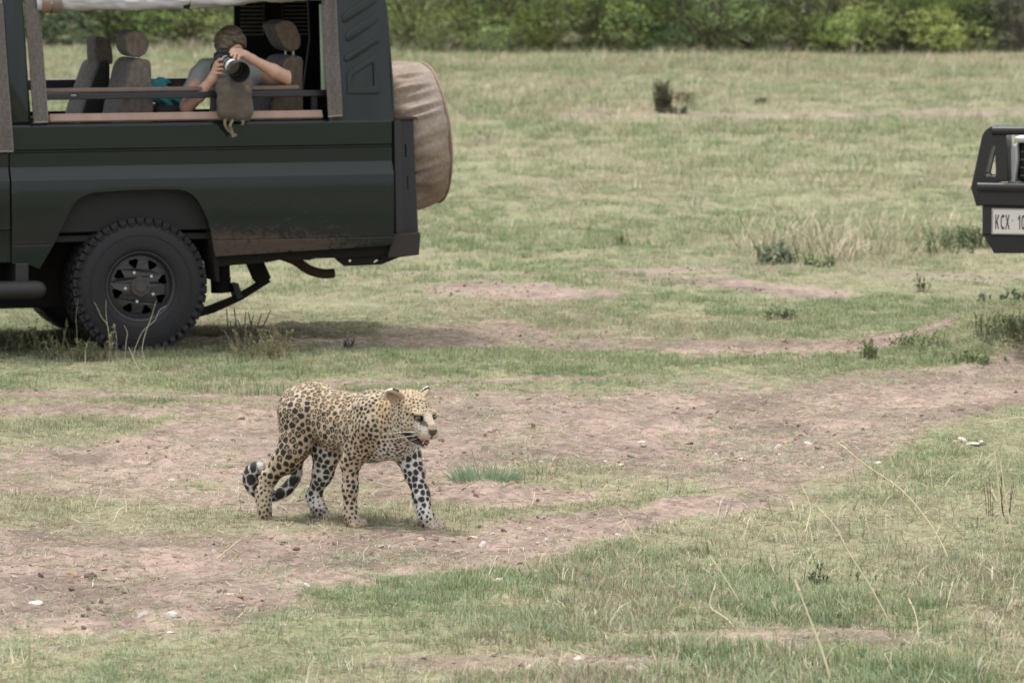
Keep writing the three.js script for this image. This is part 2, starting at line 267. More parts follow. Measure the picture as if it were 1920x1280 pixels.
{
  const r = RNG(4242), near = [], far = [], tall = [], dry = [], litter = [];
  const zone = (d0, d1, n, f) => { for (let i = 0; i < n; i++) { const d = Math.sqrt(mix(d0 * d0, d1 * d1, r())), x = (r() * 2 - 1) * half(d); f(x, -d, d); } };
  const G = (x, z, d) => { // greenness of the sward: more straw near the right foreground and in the far field
    let g = 0.77 + (fbm2(x * 0.9 + 17, z * 0.45, 4, 151) - 0.5) * 1.8 + (fbm2(x * 3.1 + 5, z * 1.6, 3, 153) - 0.5) * 0.7;
    if (d < 20.5) g -= 0.2 * sst(20.5, 19, d);
    g += 0.35 * sst(24.6, 25.6, d) * sst(28.6, 27.4, d);
    if (d > 30 && d < 60) g += 0.08;
    return clamp(g, 0.12, 0.97);
  };
  const sward = (d0, d1, n, hs) => zone(d0, d1, n, (x, z, d) => {
    const b = bare(x, z), sp = sparse(x, z), gap = sst(0.36, 0.6, fbm2(x * 2.8, z * 1.7, 4, 161)) * (0.35 + 0.65 * sst(0.35, 0.6, noise2(x * 9, z * 6, 163)));
    const p = mix(0.14 + 0.7 * gap, 0.04 + sp * 0.36, sst(0.1, 0.75, b)); if (r() > p) return;
    const green = r() < G(x, z, d), c = pick(r, green ? GREEN : STRAW), h = hs(d, x, z) * (0.5 + r() * 0.8) * mix(1, 0.45, sst(0.05, 0.6, b));
    near.push({ x, z, s: Math.max(h * 0.95, 0.035) * (0.8 + r() * 0.5), h, c });
  });
  const hN = (d, x, z) => 0.012 + 0.045 * fbm2(x * 0.8, z * 0.5, 3, 171) + 0.018 * sst(19.5, 17, d) * sst(-0.5, 1, x) + 0.012 * sst(24.4, 25.4, d) * sst(28.8, 27, d);
  sward(14.6, 19, 72000, hN); sward(19, 24.5, 62000, hN); sward(24.5, 32, 90000, (d, x, z) => hN(d, x, z));
  sward(32, 46, 90000, (d, x, z) => 0.02 + 0.055 * fbm2(x * 0.5, z * 0.3, 3, 171));
  sward(46, 96, 110000, (d, x, z) => 0.03 + 0.11 * fbm2(x * 0.3, z * 0.15, 3, 171));
  scatter('short_grass', ['short green and straw grass covering the field between bare tracks', 'low mixed grass growing in patches over the field', 'thin short grass blades spread over the earth and field'], [tuftGeo(1, 14, 1.1, 0.026, 1.2), tuftGeo(2, 12, 1.3, 0.03, 1.35), tuftGeo(3, 15, 1.0, 0.024, 1.05)], near);
  // taller pale grass in drifts
  const drift = (px, py, rx, rz, n, h) => { const g = ground(px, py); for (let i = 0; i < n * 0.75; i++) { const a = r() * 6.283, q = Math.sqrt(r()) * (0.6 + 0.6 * r()); const x = g.x + Math.cos(a) * q * rx, z = g.z + Math.sin(a) * q * rz; tall.push({ x, z, s: h * 0.6 * (0.7 + r() * 0.6), h: h * (0.4 + r() * 0.6), c: pick(r, r() < 0.75 ? PALES : GREEN), tilt: 1 }); } };
  drift(1535, 470, 0.6, 1.6, 260, 0.38); drift(1640, 440, 1.2, 2.4, 200, 0.32); drift(1300, 330, 1.6, 4, 200, 0.3); drift(1180, 430, 1, 2.4, 70, 0.22);
  drift(900, 200, 2.2, 6, 420, 0.34); drift(1150, 190, 2.4, 6, 420, 0.36); drift(1500, 320, 2.5, 5, 160, 0.24); drift(1000, 330, 2.5, 5, 160, 0.24); drift(1750, 330, 1.6, 5, 150, 0.28); drift(950, 440, 1.2, 3, 100, 0.2);
  drift(200, 170, 4, 8, 700, 0.4); drift(1000, 120, 5, 6, 600, 0.4); drift(1500, 120, 5, 6, 520, 0.4); drift(1850, 130, 3, 6, 300, 0.4); drift(300, 120, 5, 7, 500, 0.42); drift(1750, 240, 2, 4, 160, 0.3);
  zone(52, 92, 3200, (x, z, d) => { if (fbm2(x * 0.35, z * 0.16, 3, 181) > 0.47 && bare(x, z) < 0.3) tall.push({ x, z, s: 0.17, h: 0.12 + r() * 0.16, c: pick(r, r() < 0.6 ? PALES : GREEN), tilt: 0.8 }); });
  zone(15, 22, 1600, (x, z) => { if (bare(x, z) < 0.2 && (x > -0.2 || r() < 0.3)) tall.push({ x, z, s: 0.13, h: 0.06 + r() * 0.1, c: pick(r, r() < 0.75 ? PALES : GREEN), tilt: 1.3 }); });
  scatter('tall_grass', ['tall pale dry grass standing in drifts over the far field'], [tuftGeo(11, 6, 0.5, 0.012, 1.2)], tall);
  // bits of straw lying on the bare earth
  zone(14.6, 30, 60000, (x, z, d) => { const b = bare(x, z); if (r() > 0.3 + 0.6 * fbm2(x * 1.5, z, 3, 191)) return; litter.push({ x, z, y: height(x, z) + 0.004, s: 0.03 + r() * r() * 0.1, h: 0.05, c: pick(r, STRAW) }); });
  {
    const g = new THREE.BoxGeometry(1, 0.05, 0.032); g.translate(0, 0.03, 0);
    const m = new THREE.InstancedMesh(g, strawMat, litter.length);
    litter.forEach((o, i) => { Qn.setFromEuler(new THREE.Euler(0, r() * 6.283, (r() - 0.5) * 0.35)); M4.compose(V3(o.x, o.y, o.z), Qn, V3(o.s, 0.05, 0.05)); m.setMatrixAt(i, M4); m.setColorAt(i, C.setRGB(...o.c)); });
    m.name = numbered('straw_litter'); m.userData = { kind: 'stuff', label: 'broken bits of straw lying over the bare earth', category: 'straw' }; m.castShadow = m.receiveShadow = true; scene.add(m);
  }
  // clods and pebbles
  const clod = [];
  zone(14.6, 34, 22000, (x, z, d) => { const b = bare(x, z); if (b < 0.4 || r() > sst(0.38, 0.66, fbm2(x * 1.7, z * 1.2, 3, 201)) * 0.9 + 0.05) return; const k = 0.6 + r() * 0.6; clod.push([x, z, (0.003 + 0.011 * Math.pow(r(), 4)), [0.33 * k, 0.235 * k, 0.19 * k]]); });
  const field = (px, py, rx, rz, n, s) => { const g = ground(px, py); for (let i = 0; i < n; i++) { const a = r() * 6.283, q = Math.sqrt(r()); const k = 0.6 + r() * 0.5, t = r(); clod.push([g.x + Math.cos(a) * q * rx, g.z + Math.sin(a) * q * rz, s * (0.35 + r() * r()), t < 0.4 ? [0.55 * k, 0.48 * k, 0.43 * k] : t < 0.62 ? [0.52 * k, 0.33 * k, 0.2 * k] : [0.42 * k, 0.32 * k, 0.27 * k]]); } };
  field(1470, 858, 0.35, 0.6, 70, 0.013); field(1520, 840, 0.25, 0.6, 26, 0.013); field(1790, 835, 0.25, 0.2, 16, 0.018); field(300, 1120, 0.9, 0.8, 40, 0.014); field(1000, 1010, 0.5, 0.4, 30, 0.014); field(1250, 860, 0.8, 0.5, 40, 0.014); field(500, 870, 0.8, 1, 40, 0.012);
  const m = new THREE.InstancedMesh(new THREE.DodecahedronGeometry(1, 0), mat([1, 1, 1], 1, { flatShading: true }), clod.length);
  clod.forEach(([x, z, s, c], i) => { Qn.setFromEuler(new THREE.Euler(r() * 6, r() * 6, 0)); M4.compose(V3(x, height(x, z) + s * 0.15, z), Qn, V3(s * (1 + r()), s * 0.5, s)); m.setMatrixAt(i, M4); m.setColorAt(i, C.setRGB(...c)); });
  m.name = numbered('clods_and_pebbles'); m.userData = { kind: 'stuff', label: 'loose clods and pebbles lying on the bare tracks', category: 'gravel' }; m.castShadow = m.receiveShadow = true; scene.add(m);
}

// ---------------------------------------------------------------- safari vehicle
const VO = ground(258, 659), YAW = 18 * Math.PI / 180;
const VU = V3(Math.cos(YAW), 0, -Math.sin(YAW)), VN = V3(Math.sin(YAW), 0, Math.cos(YAW));
// a pixel carried onto the vehicle's side plane at depth z (local): x to the rear, y up, z outwards
function V(px, py, z = 0) { const r = ray(px, py), o = V3(0, HC, 0).sub(VO), t = (z - o.dot(VN)) / r.dot(VN), p = o.add(r.multiplyScalar(t)); return V3(p.dot(VU), p.y, z); }
const ySill = V(400, 228).y, LEAN = 0.11;
function VL(px, py, off = 0) { let z = -0.04; for (let i = 0; i < 4; i++) z = -0.045 - LEAN * Math.max(0, V(px, py, z).y - ySill) + off; return V(px, py, z); } // on the upper side, which leans in
const paint = mat([0.02, 0.03, 0.027], 0.32, { }); const paintP = new THREE.MeshPhysicalMaterial({ color: new THREE.Color().setRGB(0.0075, 0.0125, 0.0118), roughness: 0.6, specularIntensity: 0.1, clearcoat: 0.75, clearcoatRoughness: 0.06, side: THREE.DoubleSide });
const blackMetal = mat([0.008, 0.008, 0.01], 0.55), darkTrim = mat([0.012, 0.012, 0.012], 0.8), underMat = mat([0.008, 0.0055, 0.004], 0.95, {});
const rustMat = mat([0.05, 0.03, 0.022], 0.95), railMat = mat([0.02, 0.02, 0.028], 0.35);
const fabricTex = dataTex(256, 256, (u, v, i, j) => { const k = 0.78 + 0.14 * ((i ^ j) & 1) + 0.3 * (pfbm(u, v, 8, 4, 5) - 0.5); return [k, k, k]; });
const cloth = (c, rep = 6, rough = 0.95) => { const t = fabricTex.clone(); t.repeat.set(rep, rep); t.needsUpdate = true; return mat(c, rough, { map: t, bumpMap: t, bumpScale: 0.001 }); };
const canvasMat = cloth([0.17, 0.15, 0.135], 10), seatDark = cloth([0.19, 0.18, 0.172], 6), seatLight = cloth([0.22, 0.185, 0.155], 6);
const veh = base('safari_vehicle', 'dark green open-sided safari vehicle with tan spare wheel cover, seen from its rear side', 'safari vehicle', [VO.x, 0, VO.z], YAW);

const Y = { top: ySill, seam: V(400, 279).y, s0: V(400, 311.5).y, s1: V(400, 331).y, low: V(400, 452).y };
const profile = [[Y.top, -0.06], [Y.top - 0.006, -0.045], [Y.top - 0.02, -0.04], [Y.seam + 0.012, -0.038], [Y.seam + 0.004, -0.046], [Y.seam - 0.004, -0.046], [Y.seam - 0.01, -0.036], [Y.s0 + 0.012, -0.036], [Y.s0, -0.031], [mix(Y.s0, Y.s1, 0.5), -0.014], [Y.s1, 0.001], [Y.s1 - 0.004, 0.0032], [Y.s1 - 0.012, 0.004], [mix(Y.s1, Y.low, 0.3), 0.006], [mix(Y.s1, Y.low, 0.7), 0.0045], [Y.low + 0.008, 0], [Y.low + 0.002, -0.005], [Y.low - 0.002, -0.003], [Y.low - 0.03, -0.004], [Y.low - 0.08, -0.01], [Y.low - 0.2, -0.02], [Y.low - 0.4, -0.03]];
function zAt(y) { let i = 0; while (i < profile.length - 2 && y < profile[i + 1][0]) i++; const [a, za] = profile[i], [b, zb] = profile[i + 1]; return mix(za, zb, clamp((a - y) / (a - b))); }
const WID = 1.72;
function skin(xs, bot, far = false, yTop = Y.top, u0 = 0, lip = 0.06) { // pressed side panel whose lower edge follows bot(x)
  const rows = profile.filter((p) => p[0] <= yTop + 1e-6), pos = [], uv = [], tri = [], m = rows.length;
  xs.forEach((x) => { const b = bot(x); rows.forEach(([y]) => { const yy = Math.max(y, b); const z = zAt(yy); pos.push(x, yy, far ? -WID - z : z); uv.push((x - u0) / 2.6, (yy - 0.4) / 1.2); }); pos.push(x, b + 0.004, far ? -WID + 0.03 + lip : zAt(b) - lip); uv.push((x - u0) / 2.6, (b - 0.4) / 1.2); });
  const n = m + 1; for (let i = 0; i < xs.length - 1; i++) for (let j = 0; j < m; j++) { const q = i * n + j; tri.push(q, q + 1, q + n, q + 1, q + n + 1, q + n); }
  const g = new THREE.BufferGeometry(); g.setAttribute('position', new THREE.Float32BufferAttribute(pos, 3)); g.setAttribute('uv', new THREE.Float32BufferAttribute(uv, 2)); g.setIndex(far ? tri.reverse() : tri);
  const f = g.toNonIndexed(), p = f.attributes.position, keep = []; // slivers where rows meet the lower edge are dropped
  const a = V3(), b = V3(), c = V3(); for (let i = 0; i < p.count; i += 3) { a.fromBufferAttribute(p, i); b.fromBufferAttribute(p, i + 1); c.fromBufferAttribute(p, i + 2); if (b.sub(a).cross(c.sub(a)).length() > 1e-8) keep.push(i, i + 1, i + 2); }
  f.setIndex(keep); const h = f.toNonIndexed(); h.computeVertexNormals(); return toCreasedNormals(h, 0.3);
}
const arch = [[58, 497], [74, 505], [88, 480], [101, 457], [116, 424], [131, 392], [139, 380], [148, 371], [160, 365], [175, 361], [210, 358], [252, 356], [290, 355], [326, 355], [340, 356], [352, 360], [362, 367], [371, 377], [380, 394], [389, 413], [396, 440], [401.5, 470], [404, 481]].map(([x, y]) => V(x, y));
const xR = V(738, 400).x, xL = V(21, 400).x;
const rear = [V(404, 481), V(450, 478), V(560, 471), V(690, 463), V(728, 460), V(741, 452)];
const bottomPts = [V(21, 494), V(57, 497), ...arch.slice(1), ...rear.slice(1)];
const botAt = (x) => { const P = bottomPts; if (x <= P[0].x) return P[0].y; for (let i = 0; i < P.length - 1; i++) if (x <= P[i + 1].x) return mix(P[i].y, P[i + 1].y, clamp((x - P[i].x) / (P[i + 1].x - P[i].x))); return P[P.length - 1].y; };
const xsPanel = [xL, ...bottomPts.map((p) => p.x).filter((x) => x > xL + 0.01 && x < xR - 0.005)];
for (let x = xL; x < xR; x += 0.045) xsPanel.push(x);
xsPanel.push(xR - 0.006, xR); xsPanel.sort((a, b) => a - b);
// dried mud thrown up behind the wheel and dust specks: matter with a grain
const mudTex = dataTex(1400, 640, (u, v) => {
  const x = u * 2.6 + xL, y = v * 1.2 + 0.4, ax = V(402, 470).x, dyl = Y.low + 0.02 - y;
  let m = 0;
  if (x > ax - 0.02) { const edge = dyl + 0.1 * (fbm2(x * 14, y * 26, 4, 301) - 0.5) - 0.05 * sst(0.45, 1.1, x - ax) + 0.02; m = sst(-0.075, 0.05, edge) * sst(1.25, 0.35, x - ax + 0.7 * (fbm2(x * 6, y * 30, 3, 305) - 0.5)); m *= sst(0.62 - 0.5 * m, 0.7 - 0.3 * m, fbm2(x * 60 + y * 30, y * 60, 3, 311)); }
  const near = Math.exp(-Math.max(0, Math.abs(x - V(110, 400).x) - 0.15) * 5) * sst(0.9, 0.7, y);
  const streak = sst(0.70, 0.8, fbm2(x * 34 + y * 22, y * 70 - x * 20, 3, 321)) * (0.55 * sst(0.45, 0.0, Y.low - y + 0.1 > 0.5 ? 1 : (y - Y.low)) * sst(ax - 0.1, ax + 0.1, x) * sst(1.5, 0.5, x - ax) + 0.4 * near);
  const speck = hsh(Math.floor(x * 210), Math.floor(y * 210), 331) > 0.9972 ? 0.6 : 0;
  m = clamp(Math.max(m * 0.9, streak * 0.6, speck * 0.5));
  const film = 0.06 * fbm2(x * 3, y * 9, 4, 341);
  const c = [0.0026 + film * 0.045, 0.0084 + film * 0.05, 0.008 + film * 0.05], d = [0.062, 0.042, 0.033];
  return c.map((k, i) => l2s(mix(k, d[i], m)));
});
mudTex.wrapS = mudTex.wrapT = THREE.ClampToEdgeWrapping;
const mudRough = dataTex(700, 320, (u, v) => { const x = u * 2.6 + xL, y = v * 1.2 + 0.4, k = x > V(402, 470).x ? sst(0.0, 0.08, Y.low + 0.03 - y) : 0; const r = mix(0.34 + 0.12 * fbm2(x * 4, y * 12, 3, 351), 0.95, k * 0.9); return [r, r, r]; }, false);
mudRough.wrapS = mudRough.wrapT = THREE.ClampToEdgeWrapping;
const sideMat = new THREE.MeshPhysicalMaterial({ map: mudTex, roughnessMap: mudRough, roughness: 1, specularIntensity: 0.1, clearcoat: 0.75, clearcoatRoughness: 0.08, side: THREE.DoubleSide });
part('side_panel', [skin(xsPanel, botAt, false, Y.top, xL)], sideMat, veh);
part('side_panel', [skin(xsPanel, botAt, true, Y.top, xL)], paintP, veh);
// front door, rocker, cab, bonnet and front wheel lie outside the frame to the left
const xD0 = xL - 1.12, xF = xL - 2.55, yDoor = V(10, 430).y;
const lin = (a, b, n) => Array.from({ length: n + 1 }, (_, i) => mix(a, b, i / n));
for (const far of [false, true]) {
  part('front_door', [skin(lin(xD0, xL - 0.012, 8), () => yDoor, far)], paintP, veh);
  part('rocker_panel', [box(xD0, xL + 0.02, V(10, 494).y, yDoor - 0.004, far ? -WID + 0.03 : -0.12, far ? -WID + 0.12 : -0.03, 0.01)], paintP, veh);
  const fx0 = xF, fx1 = xD0 - 0.012, fc = (fx0 + fx1) / 2 - 0.08; part('front_wing', [skin(lin(fx0, fx1, 30), (x) => (Math.abs(x - fc) < 0.47 ? 0.55 + 0.35 * Math.sqrt(Math.max(0, 1 - ((x - fc) / 0.47) ** 2)) : 0.55), far, Y.s0 + 0.1)], paintP, veh);
}
part('bonnet', [box(xF, xD0 - 0.1, Y.s0 + 0.1, Y.s0 + 0.14, -WID + 0.1, -0.1, 0.03)], paintP, veh);
part('front_panel', [box(xF - 0.03, xF + 0.02, 0.6, Y.s0 + 0.13, -WID + 0.05, -0.05, 0.02)], paintP, veh);
for (const z of [-0.08, -WID + 0.04]) part('windscreen_pillar', [rod([xD0 - 0.1, Y.top - 0.1, z], [xD0 + 0.25, 2.12, z - Math.sign(z + 0.8) * 0.07], 0.035)], paintP, veh);
part('windscreen', [(() => { const g = new THREE.PlaneGeometry(WID - 0.3, 0.82); g.rotateY(Math.PI / 2); g.rotateZ(-0.4); g.translate(xD0 + 0.08, 1.73, -WID / 2); return g; })()], new THREE.MeshPhysicalMaterial({ color: 0xffffff, transmission: 1, roughness: 0.02, thickness: 0, side: THREE.DoubleSide }), veh);
part('roof', [box(xD0 + 0.2, V(722, -20, -0.12).x + 0.02, V(400, -22, -0.1).y, V(400, -22, -0.1).y + 0.06, -WID + 0.1, -0.1, 0.03)], cloth([0.16, 0.15, 0.12], 12), veh);
const roofY = V(400, -22, -0.1).y;
// upper side: rear panel with pressed ribs, pillar
const flat = (pts, off) => pts.map(([x, y]) => { const p = VL(x, y, off); return [p.x, p.y]; });
const leanG = (g, off = 0) => { const p = g.attributes.position; for (let i = 0; i < p.count; i++) p.setZ(i, p.getZ(i) - 0.045 - LEAN * Math.max(0, p.getY(i) - ySill) + off); g.computeVertexNormals(); return g.index ? g : toCreasedNormals(g, 0.5); };
const mirror = (g) => { const h = g.clone(); h.applyMatrix4(new THREE.Matrix4().set(1, 0, 0, 0, 0, 1, 0, 0, 0, 0, -1, -WID, 0, 0, 0, 1)); if (h.index) { const a = h.index.array; for (let i = 0; i < a.length; i += 3) { const t = a[i]; a[i] = a[i + 1]; a[i + 1] = t; } } else { for (const k of Object.keys(h.attributes)) { const A = h.attributes[k], s = A.itemSize; for (let i = 0; i < A.count; i += 3) for (let c = 0; c < s; c++) { const t = A.array[i * s + c]; A.array[i * s + c] = A.array[(i + 1) * s + c]; A.array[(i + 1) * s + c] = t; } } } return h; };
const panelG = leanG(extrude(flat([[604, -24], [721.5, -24], [730, 110], [737, 227.5], [617, 229]]), -0.03, 0, 0.004));
const rp = part('rear_panel', [panelG], paintP, veh); part('rear_panel', [mirror(panelG)], mat([0.016, 0.017, 0.017], 0.7), veh);
const rib = (pts, h = 0.009) => { const s = extrude(flat(pts), -0.004, h, 0.0045); return leanG(s); };
for (const pts of [[[641, 42], [641, 28], [652, 18], [704, -14], [706, 2], [700, 8], [650, 42]], [[648, 78], [646, 64], [656, 54], [706, 22], [709, 38], [702, 44], [658, 76]], [[644, 112], [645, 104], [658, 98], [708, 66], [711, 80], [704, 84], [660, 112], [650, 116]]]) part('pressed_rib', [rib(pts)], paintP, rp);
part('pressed_rib', [leanG(extrude(flat([[650, 176], [650, 138], [656, 131], [698, 104], [708, 104], [712, 112], [713, 172], [708, 177]]), -0.004, 0.009, 0.0045, [flat([[660, 165], [701, 161], [699, 120], [694, 120], [661, 142]])]))], paintP, rp);
part('corner_seam', [leanG(tube([[722, 8], [728, 80], [734, 160], [736, 226]].map(([x, y]) => { const p = VL(x, y); return V3(p.x + 0.006, p.y, -0.03); }), 0.014, 20, 6))], blackMetal, veh);
const pillarG = leanG(extrude(flat([[2, -24], [40, -24], [58, 229], [20, 230]]), -0.05, 0, 0.008));
part('pillar', [pillarG], paintP, veh); part('pillar', [mirror(pillarG)], paintP, veh);
// window opening: rolled-up blind, hanging flaps, sill board, hand rail
{
  const roll = tube([V(66, 6, -0.12), V(190, 5, -0.12), V(330, 2, -0.12), V(470, -8, -0.12), V(604, -16, -0.12)], 0.047, 90, 16), p = roll.attributes.position, n = roll.attributes.normal;
  for (let i = 0; i < p.count; i++) { const x = p.getX(i), y = p.getY(i), z = p.getZ(i), a = Math.atan2(n.getY(i), n.getZ(i)); const k = (noise3(x * 5, a * 3 + x * 4, 1) - 0.5) * 0.03 + (noise3(x * 14, a * 5 - x * 16, 4) - 0.5) * 0.016; p.setXYZ(i, x, y + n.getY(i) * k, z + n.getZ(i) * k); } roll.computeVertexNormals();
  part('rolled_blind', [roll], mat([0.4, 0.385, 0.395], 0.38), veh);
  const ring = (px, py, w, m) => part('blind_strap', [rod(V(px - w, py, -0.12), V(px + w, py, -0.12), 0.052, 20)], m, veh);
  ring(346, 1, 7, blackMetal); ring(104, 8, 9, mat([0.16, 0.13, 0.11], 0.9)); ring(84, 8, 8, mat([0.2, 0.14, 0.1], 0.9)); 
}
function flap(pts, off, seed) { const ys = lin(0, 1, 26), pos = [], tri = [], uv = []; // pts: left and right edge from top to bottom
  ys.forEach((t, j) => { for (let i = 0; i <= 8; i++) { const s = i / 8, l = pts[0], r = pts[1], px = mix(mix(l[0][0], l[1][0], t), mix(r[0][0], r[1][0], t), s), py = mix(mix(l[0][1], l[1][1], t), mix(r[0][1], r[1][1], t), s), p = VL(px, py, off); const w = (noise2(s * 3 + seed, t * 4, 3) - 0.5) * 0.02 + 0.006 * Math.sin(s * 9 + seed + t * 2) + 0.012 * t; pos.push(p.x, p.y, p.z + w); uv.push(s * 0.1, t * 0.8); } });
  for (let j = 0; j < 26; j++) for (let i = 0; i < 8; i++) { const q = j * 9 + i; tri.push(q, q + 1, q + 9, q + 1, q + 10, q + 9); }
  const g = new THREE.BufferGeometry(); g.setAttribute('position', new THREE.Float32BufferAttribute(pos, 3)); g.setAttribute('uv', new THREE.Float32BufferAttribute(uv, 2)); g.setIndex(tri); g.computeVertexNormals();
  const b = g.clone(), q = b.attributes.position, nn = g.attributes.normal; for (let i = 0; i < q.count; i++) q.setXYZ(i, q.getX(i) - nn.getX(i) * 0.005, q.getY(i) - nn.getY(i) * 0.005, q.getZ(i) - nn.getZ(i) * 0.005);
  const hemPts = (k) => lin(0, 1, 8).map((s) => { const i = k * 9 + Math.round(s * 8); return V3(pos[i * 3], pos[i * 3 + 1], pos[i * 3 + 2]); });
  const f = part('canvas_flap', [g, b], canvasMat, veh); part('hem', [tube(hemPts(26), 0.007, 8, 6)], cloth([0.36, 0.33, 0.3], 4), f); part('hem', [tube(lin(0, 1, 13).map((s) => { const i = Math.round(s * 26) * 9 + 8; return V3(pos[i * 3], pos[i * 3 + 1], pos[i * 3 + 2]); }), 0.0045, 26, 6)], cloth([0.27, 0.24, 0.22], 4), f);
}
flap([[[44, -22], [60, 229]], [[71, -22], [88, 228]]], 0.012, 1);
flap([[[602, -22], [613, 218]], [[627, -22], [640, 216]]], 0.014, 5);
flap([[[-30, -10], [-20, 284]], [[4, 8], [22, 283]]], 0.03, 9);
part('blind_edge', [leanG(extrude(flat([[598, 8], [605, 8], [611, 168], [602, 168]], 0), -0.004, 0.004, 0.001))], mat([0.2, 0.27, 0.2], 0.8), veh);
const dust = cloth([0.46, 0.32, 0.26], 3);
{
  const a = V(93, 223, -0.05), b = V(606, 214, -0.05), h = 0.05, g = box(a.x, b.x, -h / 2, h / 2, -0.014, 0.014, 0.006); g.rotateX(-0.5); g.translate(0, (a.y + b.y) / 2, -0.075); part('sill_board', [g], dust, veh);
  const y0 = V(300, 184.5, -0.14).y, y1 = V(300, 172.5, -0.14).y, x0 = V(78, 180, -0.14).x, x1 = V(612, 180, -0.14).x; part('hand_rail', [box(x0, x1, y0, y1, -0.19, -0.13, 0.006)], railMat, veh);
  part('rail_pad', [box(x0, V(560, 170, -0.16).x, y1 + 0.002, y1 + 0.03, -0.2, -0.135, 0.012)], cloth([0.25, 0.185, 0.16], 4), veh);
  part('hand_rail', [box(x0, x1, y0, y1 + 0.028, -WID + 0.13, -WID + 0.19, 0.006)], mat([0.045, 0.035, 0.06], 0.12), veh);
  const mk = new THREE.Mesh(new THREE.PlaneGeometry(0.045, 0.024), mat([1, 1, 1], 0.7, { transparent: true, map: canvasTex(96, 48, (c, w, hh) => { c.fillStyle = '#16161c'; c.fillRect(0, 0, w, hh); c.fillStyle = '#c8c8cc'; c.font = 'bold 34px sans-serif'; c.fillText('0 8 t', 4, 36); }) })); mk.name = 'painted_mark'; const p = V(139, 178.4, -0.1285); mk.position.copy(p); part; veh.add(mk);
  for (const px of [404, 472, 585]) part('rail_post', [box(V(px, 200, -0.2).x - 0.018, V(px, 200, -0.2).x + 0.018, Y.top - 0.05, y0 + 0.002, -0.18, -0.14, 0.004)], blackMetal, veh);
}
// tub: inner linings, floor, tailboard, wheel well, frame
const xT = xR - 0.03;
part('inner_lining', [box(xL, xT, 0.72, Y.top - 0.03, -0.12, -0.075), box(xL, xT, 0.72, Y.top - 0.03, -WID + 0.075, -WID + 0.12)], darkTrim, veh);
part('floor', [box(xD0, xT, 0.66, 0.7, -WID + 0.1, -0.1)], darkTrim, veh);
part('rear_door', [box(xT, xR, 0.6, Y.top - 0.02, -WID + 0.06, -0.06, 0.012), box(V(722, 0, -0.12).x - 0.06, V(722, 0, -0.12).x - 0.02, Y.top - 0.02, roofY, -WID + 0.12, -0.55, 0.012)], paintP, veh);
part('rear_post', [rod(V(577, -16, -1.2), V(581, 72, -1.2), 0.009), rod(V(581, 72, -1.2), V(564, 206, -1.2), 0.009)], mat([0.05, 0.05, 0.06], 0.4), veh);
{
  const zi = -WID + 0.14, slats = []; const a = V(448, 20, zi), b = V(492, 20, zi), c = V(526, 20, zi), d = V(574, 20, zi);
  for (let py = 4; py < 66; py += 7.5) for (const [l, r] of [[a, b], [c, d]]) { const y = V(500, py, zi).y; part('slat', [box(l.x, r.x, y - 0.004, y + 0.004, zi + 0.02 - (y - Y.top) * -0.02, zi + 0.04, 0.003)], mat([0.3, 0.28, 0.22], 0.7), veh); }
  part('slat_frame', [b, c].map((p) => box(p.x - 0.006, p.x + 0.006, V(500, 66, zi).y, roofY, zi + 0.02, zi + 0.05, 0.003)), mat([0.06, 0.055, 0.05], 0.7), veh);
  part('partition', [box(V(438, 20, zi).x, V(605, 20, zi).x, Y.top - 0.1, roofY, zi - 0.02, zi + 0.008, 0.004)], darkTrim, veh);
}
